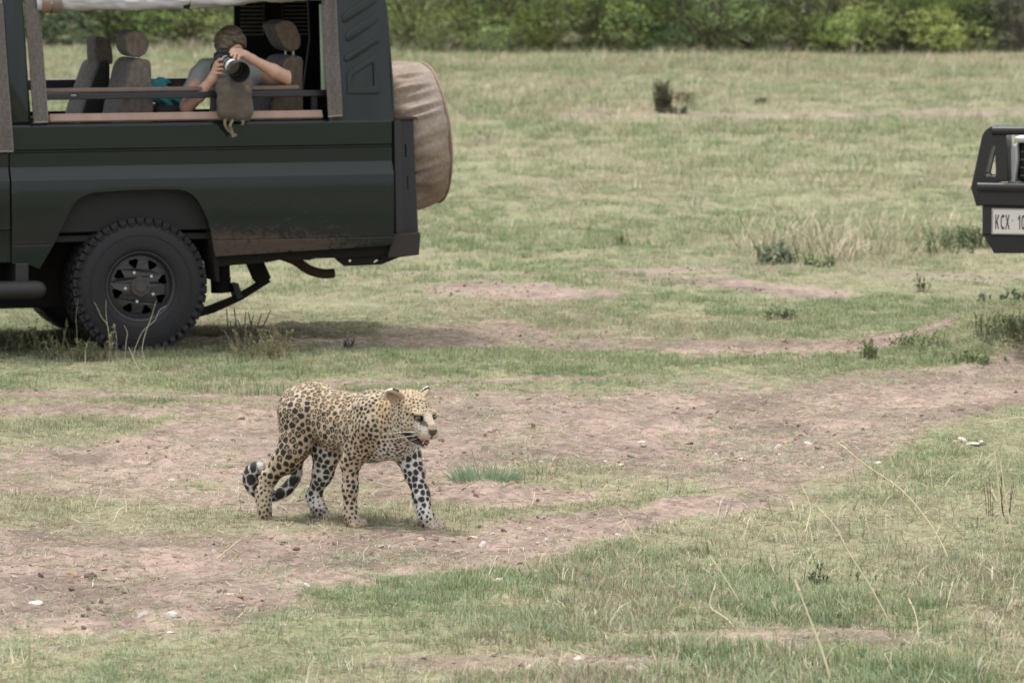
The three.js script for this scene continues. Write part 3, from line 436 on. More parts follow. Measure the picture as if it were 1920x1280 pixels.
{
  const pos = [], tri = [], P = arch.slice(1, -1); P.forEach((p) => { pos.push(p.x, p.y + 0.004, zAt(p.y) - 0.03, p.x, p.y + 0.012, -0.62); });
  for (let i = 0; i < P.length - 1; i++) tri.push(i * 2, i * 2 + 1, i * 2 + 2, i * 2 + 1, i * 2 + 3, i * 2 + 2);
  const g = new THREE.BufferGeometry(); g.setAttribute('position', new THREE.Float32BufferAttribute(pos, 3)); g.setIndex(tri); g.computeVertexNormals();
  part('wheel_well', [g, box(P[0].x, P[P.length - 1].x, 0.62, P[8].y + 0.02, -0.66, -0.62, 0.004)], underMat, veh);
  part('frame_rail', [box(xF, xR + 0.02, 0.5, 0.64, -0.52, -0.42), box(xF, xR + 0.02, 0.5, 0.64, -WID + 0.42, -WID + 0.52), box(xR - 0.1, xR, 0.5, 0.63, -WID + 0.2, -0.2), box(xD0, xL + 0.45, 0.24, 0.62, -1.25, -0.45)], underMat, veh);
  const flapG = extrude([[395, 400], [402, 440], [406, 500], [407, 528], [400, 526], [393, 470]].map(([x, y]) => { const p = V(x, y, -0.1); return [p.x, p.y]; }), -0.3, -0.045, 0.004); part('mud_flap', [flapG], underMat, veh);
  part('axle', [rod([0, V(258, 553).y, -0.25], [0, V(258, 553).y, -WID + 0.25], 0.05)], underMat, veh);
  const L = (pts, z, r) => tube(pts.map(([x, y]) => V(x, y, z)), r, 20, 8);
  part('leaf_spring', [extrude([[330, 592], [395, 573], [445, 553], [500, 520], [506, 528], [452, 562], [400, 586], [335, 604]].map(([x, y]) => { const p = V(x, y, -0.45); return [p.x, p.y]; }), -0.5, -0.43, 0.004)], underMat, veh);
  part('spring_clamp', [extrude([[434, 533], [446, 531], [455, 558], [443, 562]].map(([x, y]) => { const p = V(x, y, -0.42); return [p.x, p.y]; }), -0.52, -0.41, 0.003)], blackMetal, veh);
  part('spring_shackle', [extrude([[462, 486], [492, 484], [508, 520], [500, 532], [486, 534], [478, 524]].map(([x, y]) => { const p = V(x, y, -0.42); return [p.x, p.y]; }), -0.5, -0.42, 0.006)], underMat, veh);
  part('shock_absorber', [rod(V(410, 470, -0.5), V(414, 548, -0.5), 0.062), rod(V(416, 520, -0.46), V(430, 526, -0.46), 0.02)], underMat, veh);
  part('exhaust_pipe', [L([[520, 476], [552, 488], [580, 506], [606, 513], [626, 512]], -0.4, 0.03)], rustMat, veh);
  part('under_frame', [extrude([[404, 478], [736, 458], [742, 470], [700, 480], [640, 484], [600, 482], [580, 488], [530, 486], [500, 492], [404, 500]].map(([x, y]) => { const p = V(x, y, -0.06); return [p.x, p.y]; }), -0.3, -0.06, 0.004)], underMat, veh);
  part('step_tube', [rod([xD0, V(40, 541, 0.02).y, 0.03], V(66, 543, 0.02), 0.055, 18), (() => { const s = new THREE.SphereGeometry(0.055, 16, 10); s.scale(1.2, 1, 1); s.translate(...V(66, 543, 0.02).toArray()); return s; })(), box(xL - 0.5, xL - 0.4, 0.42, 0.6, -0.4, 0.01), box(xL + 0.02, xL + 0.1, 0.42, 0.55, -0.4, 0.0)], mat([0.018, 0.017, 0.017], 0.6), veh);
}
// rear bracket, bumper corner, plate under the bumper
{
  const P = (pts, z) => pts.map(([x, y]) => { const p = V(x, y, z); return [p.x, p.y]; });
  const br = part('spare_wheel_bracket', [extrude(P([[739, 224], [775, 224], [778, 300], [785, 440], [743, 448]], -0.1), -0.2, -0.1, 0.006, [P([[757, 268], [763, 268], [764, 296], [758, 296]], -0.1), P([[761, 328], [766, 328], [767, 358], [762, 358]], -0.1)])], mat([0.016, 0.016, 0.02], 0.5), veh);
  part('flange', [extrude(P([[738, 223], [751, 223], [758, 452], [742, 452]], -0.09), -0.12, -0.085, 0.004)], mat([0.02, 0.02, 0.024], 0.4), br);
  part('flange', [box(V(739, 224, -0.1).x, V(780, 224, -0.1).x, V(750, 223, -0.1).y - 0.004, V(750, 219, -0.1).y, -0.3, -0.08, 0.004)], rustMat, br);
  part('flange', [rod(V(770, 245, -0.2), V(800, 245, -0.45), 0.03), rod(V(764, 330, -0.2), V(800, 300, -0.45), 0.03)], blackMetal, br);
  const bm = part('rear_bumper', [extrude(P([[737, 444], [750, 438], [788, 436], [790, 442], [787, 478], [756, 482], [730, 484], [729, 478]], -0.02), -0.3, -0.03, 0.008), box(xR + 0.02, xR + 0.13, V(760, 478).y, V(760, 440).y, -WID + 0.03, -0.3, 0.01)], mat([0.03, 0.024, 0.022], 0.75), veh);
  part('bumper_plate', [extrude(P([[622, 478], [700, 470], [746, 462], [750, 482], [715, 496], [646, 499], [634, 490]], -0.08), -0.1, -0.08, 0.003, [P([[654, 491], [659, 491], [659, 487], [654, 487]], -0.08), P([[700, 491], [703, 493], [716, 484], [713, 481]], -0.08)])], underMat, bm);
}
// wheels
function wheel(parent, cx, cy, cz, out) { // out = +1 towards the camera side
  const w = new THREE.Group(); w.name = 'wheel'; w.position.set(cx, cy, cz); w.scale.set(1.045, 1.045, out); parent.add(w);
  const R = 0.392, tyreM = mat([0.0115, 0.0115, 0.0145], 0.75), prof = [[0.2, -0.02], [0.206, 0.006], [0.225, 0.012], [0.26, 0.016], [0.31, 0.012], [0.345, 0.002], [0.366, -0.012], [0.374, -0.025], [0.378, -0.06], [0.38, -0.13], [0.378, -0.28], [0.366, -0.33], [0.31, -0.35], [0.21, -0.34]].map(([r, z]) => new THREE.Vector2(r, z));
  const lg = new THREE.LatheGeometry(prof, 72); lg.rotateX(Math.PI / 2); 
  const fix = (g) => { const p = g.attributes.position; return g; };
  const t = part('tyre', [fix(lg)], tyreM, w); t.scale.z = 1;
  const blocks = []; const N = 46;
  for (let i = 0; i < N; i++) for (const [z, tw, da, len, r] of [[-0.03, 0.05, 0, 0.042, 0.382], [-0.09, 0.05, 0.5, 0.036, 0.386], [-0.15, 0.05, 0.1, 0.036, 0.386], [-0.21, 0.05, 0.5, 0.036, 0.386], [-0.255, 0.05, 0.1, 0.036, 0.386], [-0.305, 0.06, 0.5, 0.042, 0.382]]) { const a = (i + da) / N * 2 * Math.PI, g = new THREE.BoxGeometry(len, 0.026, tw); g.rotateY(z === -0.03 ? 0.15 : 0.35 * (da > 0.3 ? 1 : -1)); g.translate(0, r, z); g.rotateZ(a); blocks.push(g); }
  for (let i = 0; i < N; i++) { const a = i / N * 2 * Math.PI, g = new THREE.BoxGeometry(i % 2 ? 0.03 : 0.022, 0.034, 0.014); g.rotateX(0.35); g.translate(0, 0.362 - (i % 2) * 0.006, -0.003); g.rotateZ(a); blocks.push(g); }
  const tr = part('tread', blocks, tyreM, t); tr.userData.kind = 'stuff';
  for (const r of [0.235, 0.3]) { const g = new THREE.TorusGeometry(r, 0.003, 6, 72); g.translate(0, 0, r > 0.29 ? 0.013 : 0.012); part('sidewall_ring', [g], tyreM, t); }
  const rimM = mat([0.045, 0.045, 0.048], 0.45), s = new THREE.Shape(); for (let i = 0; i < 48; i++) { const a = i / 48 * 2 * Math.PI; i ? s.lineTo(0.178 * Math.cos(a), 0.178 * Math.sin(a)) : s.moveTo(0.178, 0); }
  for (let i = 0; i < 8; i++) { const a = (i + 0.33) / 8 * 6.2832, h = new THREE.Path(), q = (r, b) => [Math.cos(a + b) * r, Math.sin(a + b) * r]; h.moveTo(...q(0.11, 0.05)); h.lineTo(...q(0.148, 0.2)); h.lineTo(...q(0.163, 0.14)); h.lineTo(...q(0.163, -0.14)); h.lineTo(...q(0.148, -0.2)); h.lineTo(...q(0.11, -0.05)); h.closePath(); s.holes.push(h); }
  const disc = new THREE.ExtrudeGeometry(s, { depth: 0.012, bevelEnabled: false, curveSegments: 40 }); { const p = disc.attributes.position; for (let i = 0; i < p.count; i++) { const r = Math.hypot(p.getX(i), p.getY(i)); p.setZ(i, p.getZ(i) - 0.042 + 0.022 * sst(0.178, 0.12, r) - 0.012 * sst(0.12, 0.09, r)); } disc.computeVertexNormals(); }
  const rg = new THREE.LatheGeometry([[0.17, -0.09], [0.176, -0.05], [0.182, -0.02], [0.19, -0.002], [0.203, 0.006], [0.206, -0.004], [0.2, -0.02], [0.19, -0.05], [0.185, -0.22]].map(([r, z]) => new THREE.Vector2(r, z)), 64); rg.rotateX(Math.PI / 2);
  const rm = part('rim', [disc, rg], rimM, w); rm.material = mat([0.022, 0.022, 0.024], 0.42);
  part('hub_cap', [(() => { const g = new THREE.CylinderGeometry(0.056, 0.062, 0.05, 24); g.rotateX(Math.PI / 2); g.translate(0, 0, -0.02); return g; })(), (() => { const g = new THREE.CylinderGeometry(0.03, 0.034, 0.06, 16); g.rotateX(Math.PI / 2); g.translate(0, 0, -0.016); return g; })(), ...Array.from({ length: 6 }, (_, i) => { const g = new THREE.CylinderGeometry(0.006, 0.006, 0.06, 6); g.rotateX(Math.PI / 2); g.translate(0.046 * Math.cos(i * 1.047), 0.046 * Math.sin(i * 1.047), -0.016); return g; })], mat([0.06, 0.05, 0.045], 0.7), rm);
  for (let i = 0; i < 5; i++) { const a = i * 1.2566 + 0.72, g = new THREE.CylinderGeometry(0.0085, 0.0105, 0.035, 6); g.rotateX(Math.PI / 2); g.translate(0.088 * Math.cos(a), 0.088 * Math.sin(a), -0.026); part('wheel_nut', [g], mat([0.62, 0.62, 0.64], 0.3, { metalness: 0.6 }), rm); }
  part('brake_drum', [(() => { const g = new THREE.CylinderGeometry(0.165, 0.165, 0.1, 32); g.rotateX(Math.PI / 2); g.translate(0, 0, -0.2); return g; })()], mat([0.003, 0.003, 0.003], 1), w);
  part('backing_plate', [(() => { const g = new THREE.CylinderGeometry(0.215, 0.215, 0.01, 32); g.rotateX(Math.PI / 2); g.translate(0, 0, -0.285); return g; })()], mat([0.003, 0.003, 0.003], 1), w);
  return w;
}
const WC = V(267, 555, -0.02), xFW = (xF + xD0 - 0.012) / 2 - 0.08;
wheel(veh, WC.x - 0.015, 0.39, -0.01, 1); wheel(veh, WC.x, 0.388, -WID + 0.025, -1); wheel(veh, xFW, 0.388, -0.03, 1); wheel(veh, xFW, 0.388, -WID + 0.03, -1);
// spare wheel under its tan cover
{
  const RC = 0.455, prof = []; for (let i = 0; i <= 60; i++) { const t = i / 60; let x, r; if (t < 0.28) { r = RC * 0.97 * t / 0.28; x = 0; } else if (t < 0.76) { const k = (t - 0.28) / 0.48; const e = 0.06; x = k * 0.3; r = RC * (0.965 + 0.035 * Math.sin(Math.PI * clamp(k * 1.0))); if (k < 0.2) r -= e * (1 - k / 0.2) ** 2 * 0.55; if (k > 0.9) r -= 0.02 * ((k - 0.9) / 0.1) ** 2; } else { const k = (t - 0.76) / 0.24; r = RC * 0.945 * (1 - k); x = 0.3 + 0.012 * Math.sin(k * 3); } prof.push([Math.max(r, 0.001), x]); }
  const NA = 240, pos = [], tri = [], uv = []; prof.forEach(([r, x], i) => { for (let j = 0; j <= NA; j++) { const a = j / NA * 6.2832, k = x / 0.3, on = i > 17 && i < 47 ? 1 : 0; const jj = j % NA; // gathers run out from the drawstring on the vehicle's side
        let w = on * ((noise2(jj * 0.4 + k * 2.2, k * 1.6, 6) - 0.5) * 0.06 * sst(1.15, 0.1, k) + (noise2(jj * 0.11 + 3, k * 3.2, 8) - 0.5) * 0.018); const yy = (r + w) * Math.cos(a); pos.push(x - (1 - k) * 0.085 * (yy / RC + 0.1) - (1 - k) * 0.02, yy, (r + w) * Math.sin(a)); uv.push(j / NA * 2.8, i / 60 * 0.8); } });
  const triF = []; for (let i = 0; i < 60; i++) for (let j = 0; j < NA; j++) { const q = i * (NA + 1) + j; (i < 17 ? triF : tri).push(q, q + 1, q + NA + 1, q + 1, q + NA + 2, q + NA + 1); }
  const mk = (T) => { const g = new THREE.BufferGeometry(); g.setAttribute('position', new THREE.Float32BufferAttribute(pos, 3)); g.setAttribute('uv', new THREE.Float32BufferAttribute(uv, 2)); g.setIndex(T); const h = g.toNonIndexed(); const full = g.clone(); full.setIndex([...tri, ...triF]); full.computeVertexNormals(); g.setAttribute('normal', full.attributes.normal); return g; }, g = mk(tri), gF = mk(triF);
  const tanTex = dataTex(512, 512, (u, v) => { const k = 0.86 + 0.22 * (pfbm(u, v, 6, 5, 13) - 0.5) + 0.18 * (pfbm(u, v, 60, 2, 19) - 0.5), m = sst(0.5, 0.7, pfbm(u, v, 5, 5, 29)) * 0.25; return [k, k * (1 - m * 0.1), k * (1 - m * 0.3)]; });
  const zc = -0.62, pc = V(808, 258, zc), m = part('spare_wheel_cover', [g], mat([0.345, 0.275, 0.22], 0.75, { map: tanTex }), veh);
  m.position.set(pc.x - 0.3, pc.y, zc); m.rotation.z = 0.1; part('spare_tyre', [gF], mat([0.008, 0.008, 0.009], 0.9), m);
  const pip = new THREE.TorusGeometry(RC * 0.955, 0.008, 8, 96); pip.rotateY(Math.PI / 2); pip.translate(0.296, 0, 0); part('piping', [pip], mat([0.28, 0.19, 0.15], 0.85), m);
}
// seats
const smooth = (pts) => new THREE.CatmullRomCurve3(pts.map((p) => V3(p[0], p[1], 0)), true, 'catmullrom', 0.4).getPoints(pts.length * 5).slice(0, -1).map((p) => [p.x, p.y]);
function seat(back, head, zb, zh, wb, wh, light, dark, label, light2) {
  const P = (pts, z) => pts.map(([x, y]) => { const p = V(x, y, z); return [p.x, p.y]; });
  const s = part('seat', [extrude(P(smooth(back), zb), zb - wb, zb, 0.035)], dark, veh); s.userData.label = label;
  part('side_bolster', [extrude(P(smooth(back), zb), zb - 0.01, zb + 0.012, 0.012)], light, s);
  const h = part('headrest', [extrude(P(smooth(head), zh), zh - wh, zh, 0.03)], dark, s);
  part('headrest_side', [extrude(P(smooth(head), zh), zh - 0.01, zh + 0.008, 0.009)], light2 ?? light, s);
  const b = P([head[0]], zh)[0], c = P([back[2]], zb)[0]; const cx = P([head[Math.floor(head.length / 2)]], zh)[0];
  for (const dz of [0.06, wh - 0.06]) part('headrest_post', [rod([cx[0] - 0.03, c[1] - 0.06, zh - dz], [cx[0] - 0.03, cx[1] + 0.06, zh - dz], 0.007)], mat([0.5, 0.5, 0.5], 0.25, { metalness: 0.8 }), s);
  return s;
}
seat([[222, 232], [236, 150], [244, 122], [256, 111], [272, 111], [281, 118], [283, 150], [283, 232]], [[234, 66], [250, 57], [268, 62], [279, 80], [273, 99], [260, 107], [246, 105], [235, 92]], -0.3, -0.36, 0.46, 0.27, seatLight, seatDark, 'grey seat second from the left in the side opening');
seat([[148, 232], [168, 160], [182, 122], [194, 114], [204, 118], [204, 160], [196, 232]], [[179, 74], [190, 69], [202, 74], [209, 92], [210, 118], [196, 121], [180, 118]], -0.95, -1.0, 0.46, 0.27, mat([0.015, 0.015, 0.016], 0.4), seatDark, 'grey and black seat farthest left in the side opening', seatLight);
seat([[504, 232], [518, 150], [528, 121], [540, 108], [558, 105], [567, 114], [566, 160], [563, 232]], [[513, 50], [524, 41], [540, 38], [553, 47], [563, 72], [560, 90], [544, 96], [528, 84]], -0.42, -0.48, 0.46, 0.3, cloth([0.25, 0.19, 0.14], 6), seatDark, 'brown seat right of the person, by the rear panel');
part('seat_base', [box(-0.2, 0.35, 0.7, 0.98, -0.85, -0.3, 0.05), box(V(200, 200, -0.4).x - 0.5, V(230, 200, -0.4).x, 0.7, 1.0, -1.4, -0.2, 0.05), box(V(510, 200, -0.5).x - 0.5, V(530, 200, -0.5).x + 0.1, 0.7, 0.95, -1.0, -0.3, 0.05)], seatDark, veh);

// ---------------------------------------------------------------- leopard
{
  const LD = 19.87, LO = V3(at(650, 984, LD).x, 0, -LD);
  const J = (px, py, w) => at(px, py, LD - w).sub(LO); // a joint seen at a pixel, w metres nearer than the leopard's middle
  const leo = base('leopard', 'spotted leopard walking to the right across the bare earth with its mouth open', 'leopard', LO.toArray());
  // head frame
  const hs = 1.22, th = 38 * Math.PI / 180, al = 17 * Math.PI / 180;
  const hF = V3(Math.cos(al) * Math.sin(th), -Math.sin(al), Math.cos(al) * Math.cos(th)), hR = V3(-Math.cos(th), 0, Math.sin(th)), hU = hR.clone().cross(hF).normalize();
  const HO = J(777, 775, 0.3), HM = new THREE.Matrix4().makeBasis(hF, hU, hR).setPosition(HO), HMs = HM.clone().scale(V3(hs, hs, hs));
  const H = (x, y, z) => V3(x, y, z).applyMatrix4(HMs);
  const hc = (a, b, ra, rb, k = 0.02) => capsule(H(...a), H(...b), ra * hs, rb * hs, k), he = (c, r, k = 0.02, ry = 0, rz = 0) => ellipsoid(H(...c), r.map((q) => q * hs), k, HM.clone().multiply(new THREE.Matrix4().makeRotationFromEuler(new THREE.Euler(0, ry, rz, 'YZX'))).setPosition(0, 0, 0));
  const trunk = [
    capsule(J(563, 772, -0.19), J(590, 772, -0.14), 0.1, 0.108, 0.05), capsule(J(590, 772, -0.14), J(645, 793, -0.04), 0.11, 0.121, 0.06), capsule(J(645, 793, -0.04), J(700, 801, 0.07), 0.122, 0.14, 0.06),
    capsule(J(700, 803, 0.07), J(738, 815, 0.15), 0.14, 0.105, 0.05), capsule(J(705, 772, 0.09), J(748, 776, 0.2), 0.085, 0.088, 0.05), capsule(J(745, 780, 0.2), J(765, 781, 0.27), 0.094, 0.08, 0.04), capsule(J(735, 815, 0.17), J(760, 800, 0.24), 0.085, 0.075, 0.05),
    capsule(J(586, 752, -0.19), J(560, 758, -0.22), 0.075, 0.07, 0.05), capsule(J(690, 758, 0.1), J(712, 753, 0.11), 0.044, 0.042, 0.03),
  ];
  const head = [
    he([-0.02, 0.01, 0], [0.085, 0.064, 0.066], 0.03), he([-0.005, -0.028, 0.036], [0.058, 0.044, 0.035], 0.025), he([-0.005, -0.028, -0.036], [0.058, 0.044, 0.035], 0.025),
    hc([0.035, -0.018, 0], [0.086, -0.032, 0], 0.043, 0.033, 0.03), hc([0.04, 0.024, 0], [0.1, -0.008, 0], 0.027, 0.019, 0.02),
    he([0.088, -0.036, 0.02], [0.03, 0.024, 0.022], 0.012), he([0.088, -0.036, -0.02], [0.03, 0.024, 0.022], 0.012), he([0.047, 0.026, 0.033], [0.028, 0.011, 0.02], 0.018), he([0.047, 0.026, -0.033], [0.028, 0.011, 0.02], 0.018),
    he([0.112, -0.021, 0], [0.012, 0.013, 0.019], 0.008), hc([-0.005, -0.06, 0], [0.052, -0.077, 0], 0.034, 0.026, 0.02), hc([0.052, -0.077, 0], [0.083, -0.084, 0], 0.024, 0.017, 0.012),
  ];
  const fHead = chain(head), fTrunkOnly = chain(trunk);
  const mouth = he([0.088, -0.066, 0], [0.046, 0.0085, 0.03], 0.01, 0, -0.12), sockets = [1, -1].map((s) => he([0.07, 0.012, 0.036 * s], [0.012, 0.0085, 0.014], 0.01, s * -0.5));
  const headF = (x, y, z) => { let d = fHead(x, y, z); if (d > 0.12) return d; d = smax(d, -mouth.d(x, y, z), 0.006); for (const s of sockets) d = smax(d, -s.d(x, y, z), 0.008); return d; };
  // ears: thin cups laid back
  const ears = [1, -1].map((s) => { const eL = V3(-0.78, 0.12, 0.6 * s).normalize(), eN = V3(0.5, -0.42, 0.7 * s).addScaledVector(eL, -V3(0.5, -0.42, 0.7 * s).dot(eL)).normalize(), eS = eN.clone().cross(eL), q = new THREE.Matrix4().makeBasis(eN, eL, eL.clone().cross(eN).negate()); const c = [-0.046, 0.05, 0.064 * s]; const m = HM.clone().multiply(q).setPosition(0, 0, 0); return { out: ellipsoid(H(...c), [0.012, 0.038, 0.032].map((k) => k * hs), 0.012, m), eL, eN, c, cup: ellipsoid(H(...V3(...c).addScaledVector(eN, 0.013).addScaledVector(eL, 0.004).toArray()), [0.014, 0.031, 0.024].map((k) => k * hs), 0.01, m) }; });
  const earF = (x, y, z) => { let d = 1e3; for (const e of ears) d = Math.min(d, smax(e.out.d(x, y, z), -e.cup.d(x, y, z), 0.004)); return d; };
  const limbs = {
    hindR: [[561, 780, -0.095, 0.096], [553, 836, -0.065, 0.066], [536, 862, -0.075, 0.055], [505, 893, -0.1, 0.034], [494, 925, -0.105, 0.031], [495, 962, -0.095, 0.033]],
    hindL: [[592, 800, -0.2, 0.085], [613, 850, -0.15, 0.058], [606, 885, -0.165, 0.042], [588, 930, -0.19, 0.029], [597, 955, -0.17, 0.029], [607, 966, -0.155, 0.03]],
    foreR: [[695, 772, 0.165, 0.075], [700, 800, 0.185, 0.078], [672, 842, 0.14, 0.054], [657, 868, 0.125, 0.039], [656, 915, 0.13, 0.031], [656, 958, 0.125, 0.0295], [660, 974, 0.135, 0.035]],
    foreL: [[742, 805, 0.06, 0.08], [764, 852, 0.1, 0.054], [777, 885, 0.13, 0.041], [790, 930, 0.165, 0.033], [797, 965, 0.185, 0.031], [803, 979, 0.195, 0.035]],
  };
  const toes = { hindR: [[495, 968, -0.1], [[485, 973, -0.09], [492, 975, -0.08], [500, 975, -0.085], [505, 972, -0.1]], 0.016], hindL: [[612, 967, -0.15], [[626, 969, -0.165], [626, 971, -0.15], [623, 973, -0.135], [617, 973, -0.12]], 0.016], foreR: [[663, 978, 0.15], [[681, 981, 0.13], [681, 984, 0.15], [676, 986, 0.168], [667, 986, 0.18]], 0.019], foreL: [[808, 982, 0.205], [[825, 986, 0.19], [826, 990, 0.21], [821, 993, 0.227], [812, 991, 0.24]], 0.019] };
  const limbF = {}, boneInfo = [];
  for (const [k, pts] of Object.entries(limbs)) {
    const ps = []; for (let i = 0; i < pts.length - 1; i++) { const p = capsule(J(...pts[i].slice(0, 3)), J(...pts[i + 1].slice(0, 3)), pts[i][3], pts[i + 1][3], 0.03); ps.push(p); boneInfo.push({ p, grp: k, t: i }); }
    const [c, ts, r] = toes[k]; for (const t of ts) { const p = capsule(J(...c), J(...t), r * 1.25, r, 0.008); ps.push(p); boneInfo.push({ p, grp: k, t: 9 }); }
    limbF[k] = chain(ps);
  }
  const tailPts = [[550, 752, -0.25, 0.034], [536, 775, -0.3, 0.027], [545, 820, -0.27, 0.024], [556, 862, -0.2, 0.025], [552, 895, -0.18, 0.024], [533, 920, -0.17, 0.023], [508, 929, -0.18, 0.023], [483, 922, -0.19, 0.025], [470, 903, -0.185, 0.028], [472, 884, -0.17, 0.029], [486, 876, -0.16, 0.022]];
  const tcurve = new THREE.CatmullRomCurve3(tailPts.map((p) => J(...p.slice(0, 3)))), tail = [], NT = 40;
  for (let i = 0; i < NT; i++) { const r = (t) => { const k = t * (tailPts.length - 1), a = Math.min(Math.floor(k), tailPts.length - 2); return mix(tailPts[a][3], tailPts[a + 1][3], k - a); }; const p = capsule(tcurve.getPoint(i / NT), tcurve.getPoint((i + 1) / NT), r(i / NT), r((i + 1) / NT), 0.01); tail.push(p); boneInfo.push({ p, grp: 'tail', t: i / NT }); }
  for (const p of trunk) boneInfo.push({ p, grp: 'trunk', t: 0 }); for (const p of head) boneInfo.push({ p, grp: 'head', t: 0 });
  const tailF = chain(tail), kB = { hindR: 0.024, hindL: 0.035, foreR: 0.026, foreL: 0.035 };
  const skinF = (x, y, z) => {
    const t0 = smin(fTrunkOnly(x, y, z), headF(x, y, z), 0.035); let d = t0;
    for (const k in limbF) d = Math.min(d, smin(t0, limbF[k](x, y, z), kB[k]));
    d = Math.min(d, smin(t0, tailF(x, y, z), 0.03));
    return smin(d, earF(x, y, z), 0.01);
  };
  const lump = (x, y, z) => skinF(x, y, z) + (noise3(x * 26, y * 26, z * 26) - 0.5) * 0.006 + (noise3(x * 120, y * 120, z * 120) - 0.5) * 0.0022;
  const g = meshField(lump, [-0.5, -0.03, -0.5], [0.48, 0.66, 0.52], 0.0036);
  // coat: pale ground, solid spots on legs, neck and head, rosettes on back and flanks
  const P = g.attributes.position, N = g.attributes.normal, nV = P.count, col = new Float32Array(nV * 3), bR = V3(-Math.sin(0.6), 0, Math.cos(0.6)), bFwd = V3(Math.cos(0.6), 0, Math.sin(0.6));
  const r = RNG(77), grp = new Array(nV), tt = new Float32Array(nV), hl = V3(), HMi = HMs.clone().invert();
  for (let i = 0; i < nV; i++) { const x = P.getX(i), y = P.getY(i), z = P.getZ(i); let best = 1e9; for (const b of boneInfo) { const d = b.p.d(x, y, z); if (d < best) { best = d; grp[i] = b.grp; tt[i] = b.t; } } if (earF(x, y, z) < 0.006) { const dd = fHead(x, y, z); if (dd > 0.004) grp[i] = 'ear'; } if (grp[i] === 'trunk' && V3(x, y, z).sub(HO).dot(hF) > -0.15) grp[i] = 'neck'; }
  const spec = (i) => { const k = grp[i], y = P.getY(i); // spacing, spot radius, rosette share
    if (k === 'head') { hl.fromBufferAttribute(P, i).applyMatrix4(HMi); return hl.x > 0.06 ? [0.0105, 0.0028, 0] : [0.0138, 0.0052, 0]; }
    if (k === 'ear') return [0.04, 0.004, 0];
    if (k === 'tail') return tt[i] > 0.4 ? [0.039, 0.025, 0] : [0.033, 0.019, 0];
    if (k === 'neck') return [0.0178, 0.0074, 0];
    if (k === 'trunk') { const s = V3(P.getX(i), 0, P.getZ(i)).dot(bFwd); if (s > 0.17) return [0.0192, 0.0092, 0.1]; return y < 0.33 ? [0.0245, 0.012, 0.4] : [0.0238, 0.0128, 0.95]; }
    if (tt[i] >= 9) return [0.016, 0.0036, 0];
    if (y < 0.1) return [0.0182, 0.0068, 0];
    if (k === 'hindR') return tt[i] < 1 ? [0.0242, 0.013, 0.6] : tt[i] < 3 ? [0.0265, 0.0142, 0.1] : [0.0165, 0.0068, 0];
    if (k === 'foreR') return tt[i] < 2 ? [0.0185, 0.0085, 0.1] : [0.0205, 0.0098, 0];
    return [0.0262, 0.0135, 0]; };
  const order = Array.from({ length: nV }, (_, i) => i); for (let i = nV - 1; i > 0; i--) { const j = Math.floor(r() * (i + 1)); [order[i], order[j]] = [order[j], order[i]]; }
  const cell = 0.04, grid = new Map(), key = (a, b, c) => (a + 64) * 65536 + (b + 64) * 256 + (c + 64), sites = [];
  const around = (x, y, z, f) => { const a = Math.floor(x / cell), b = Math.floor(y / cell), c = Math.floor(z / cell); for (let i = -1; i < 2; i++) for (let j = -1; j < 2; j++) for (let k = -1; k < 2; k++) { const L = grid.get(key(a + i, b + j, c + k)); if (L) for (const s of L) f(s); } };
  for (const i of order) { const x = P.getX(i), y = P.getY(i), z = P.getZ(i), [sp, R, ro] = spec(i); let ok = true; around(x, y, z, (s) => { const q = Math.min(sp, s.sp) * 0.55 + Math.max(sp, s.sp) * 0.4; if ((s.x - x) ** 2 + (s.y - y) ** 2 + (s.z - z) ** 2 < q * q) ok = false; }); if (!ok) continue; const s = { x, y, z, sp, R: R * (0.74 + r() * 0.5), ro: r() < ro, ph: r() * 6.28, id: sites.length, fat: 0.8 + r() * 0.5 }; sites.push(s); const k = key(Math.floor(x / cell), Math.floor(y / cell), Math.floor(z / cell)); if (!grid.has(k)) grid.set(k, []); grid.get(k).push(s); }
  const L3 = (a, b, t) => [mix(a[0], b[0], t), mix(a[1], b[1], t), mix(a[2], b[2], t)];
  const TAWNY = [0.45, 0.345, 0.225], GOLD = [0.46, 0.315, 0.165], PALE = [0.52, 0.43, 0.32], WHITE = [0.7, 0.685, 0.66], BLACK = [0.011, 0.009, 0.008], BROWN = [0.24, 0.15, 0.075], PAW = [0.34, 0.255, 0.185];
  for (let i = 0; i < nV; i++) {
    const x = P.getX(i), y = P.getY(i), z = P.getZ(i), ny = N.getY(i), k = grp[i], nr = N.getX(i) * bR.x + N.getZ(i) * bR.z, nf = N.getX(i) * bFwd.x + N.getZ(i) * bFwd.z, jit = (noise3(x * 40, y * 40, z * 40) - 0.5);
    let c, spots = 1;
    if (k === 'trunk') { c = L3(PALE, TAWNY, sst(0.36, 0.5, y + jit * 0.05)); c = L3(WHITE, c, sst(0.26, 0.36, y + jit * 0.06)); c = L3(c, WHITE, sst(0.55, 0.85, nf) * sst(0.48, 0.36, y)); }
    else if (k === 'neck') { c = L3(PALE, GOLD, sst(0.43, 0.55, y + jit * 0.05)); c = L3(WHITE, c, sst(0.3, 0.42, y)); c = L3(c, WHITE, sst(0.3, 0.9, nf) * sst(0.5, 0.4, y) * 0.8); }
    else if (k === 'head') {
      hl.set(x, y, z).applyMatrix4(HMi); c = L3(PALE, TAWNY, sst(-0.02, 0.04, hl.y)); c = L3(c, [0.56, 0.46, 0.34], sst(0.05, 0.075, hl.x) * sst(0.03, 0.012, Math.abs(hl.z))); if (hl.x > 0.08) c = L3(c, [0.42, 0.35, 0.27], 0.5);
      c = L3(c, WHITE, sst(-0.045, -0.06, hl.y) * 0.75); if (hl.x > 0.068 && hl.y < -0.024) c = L3(c, [0.5, 0.44, 0.36], 0.5);
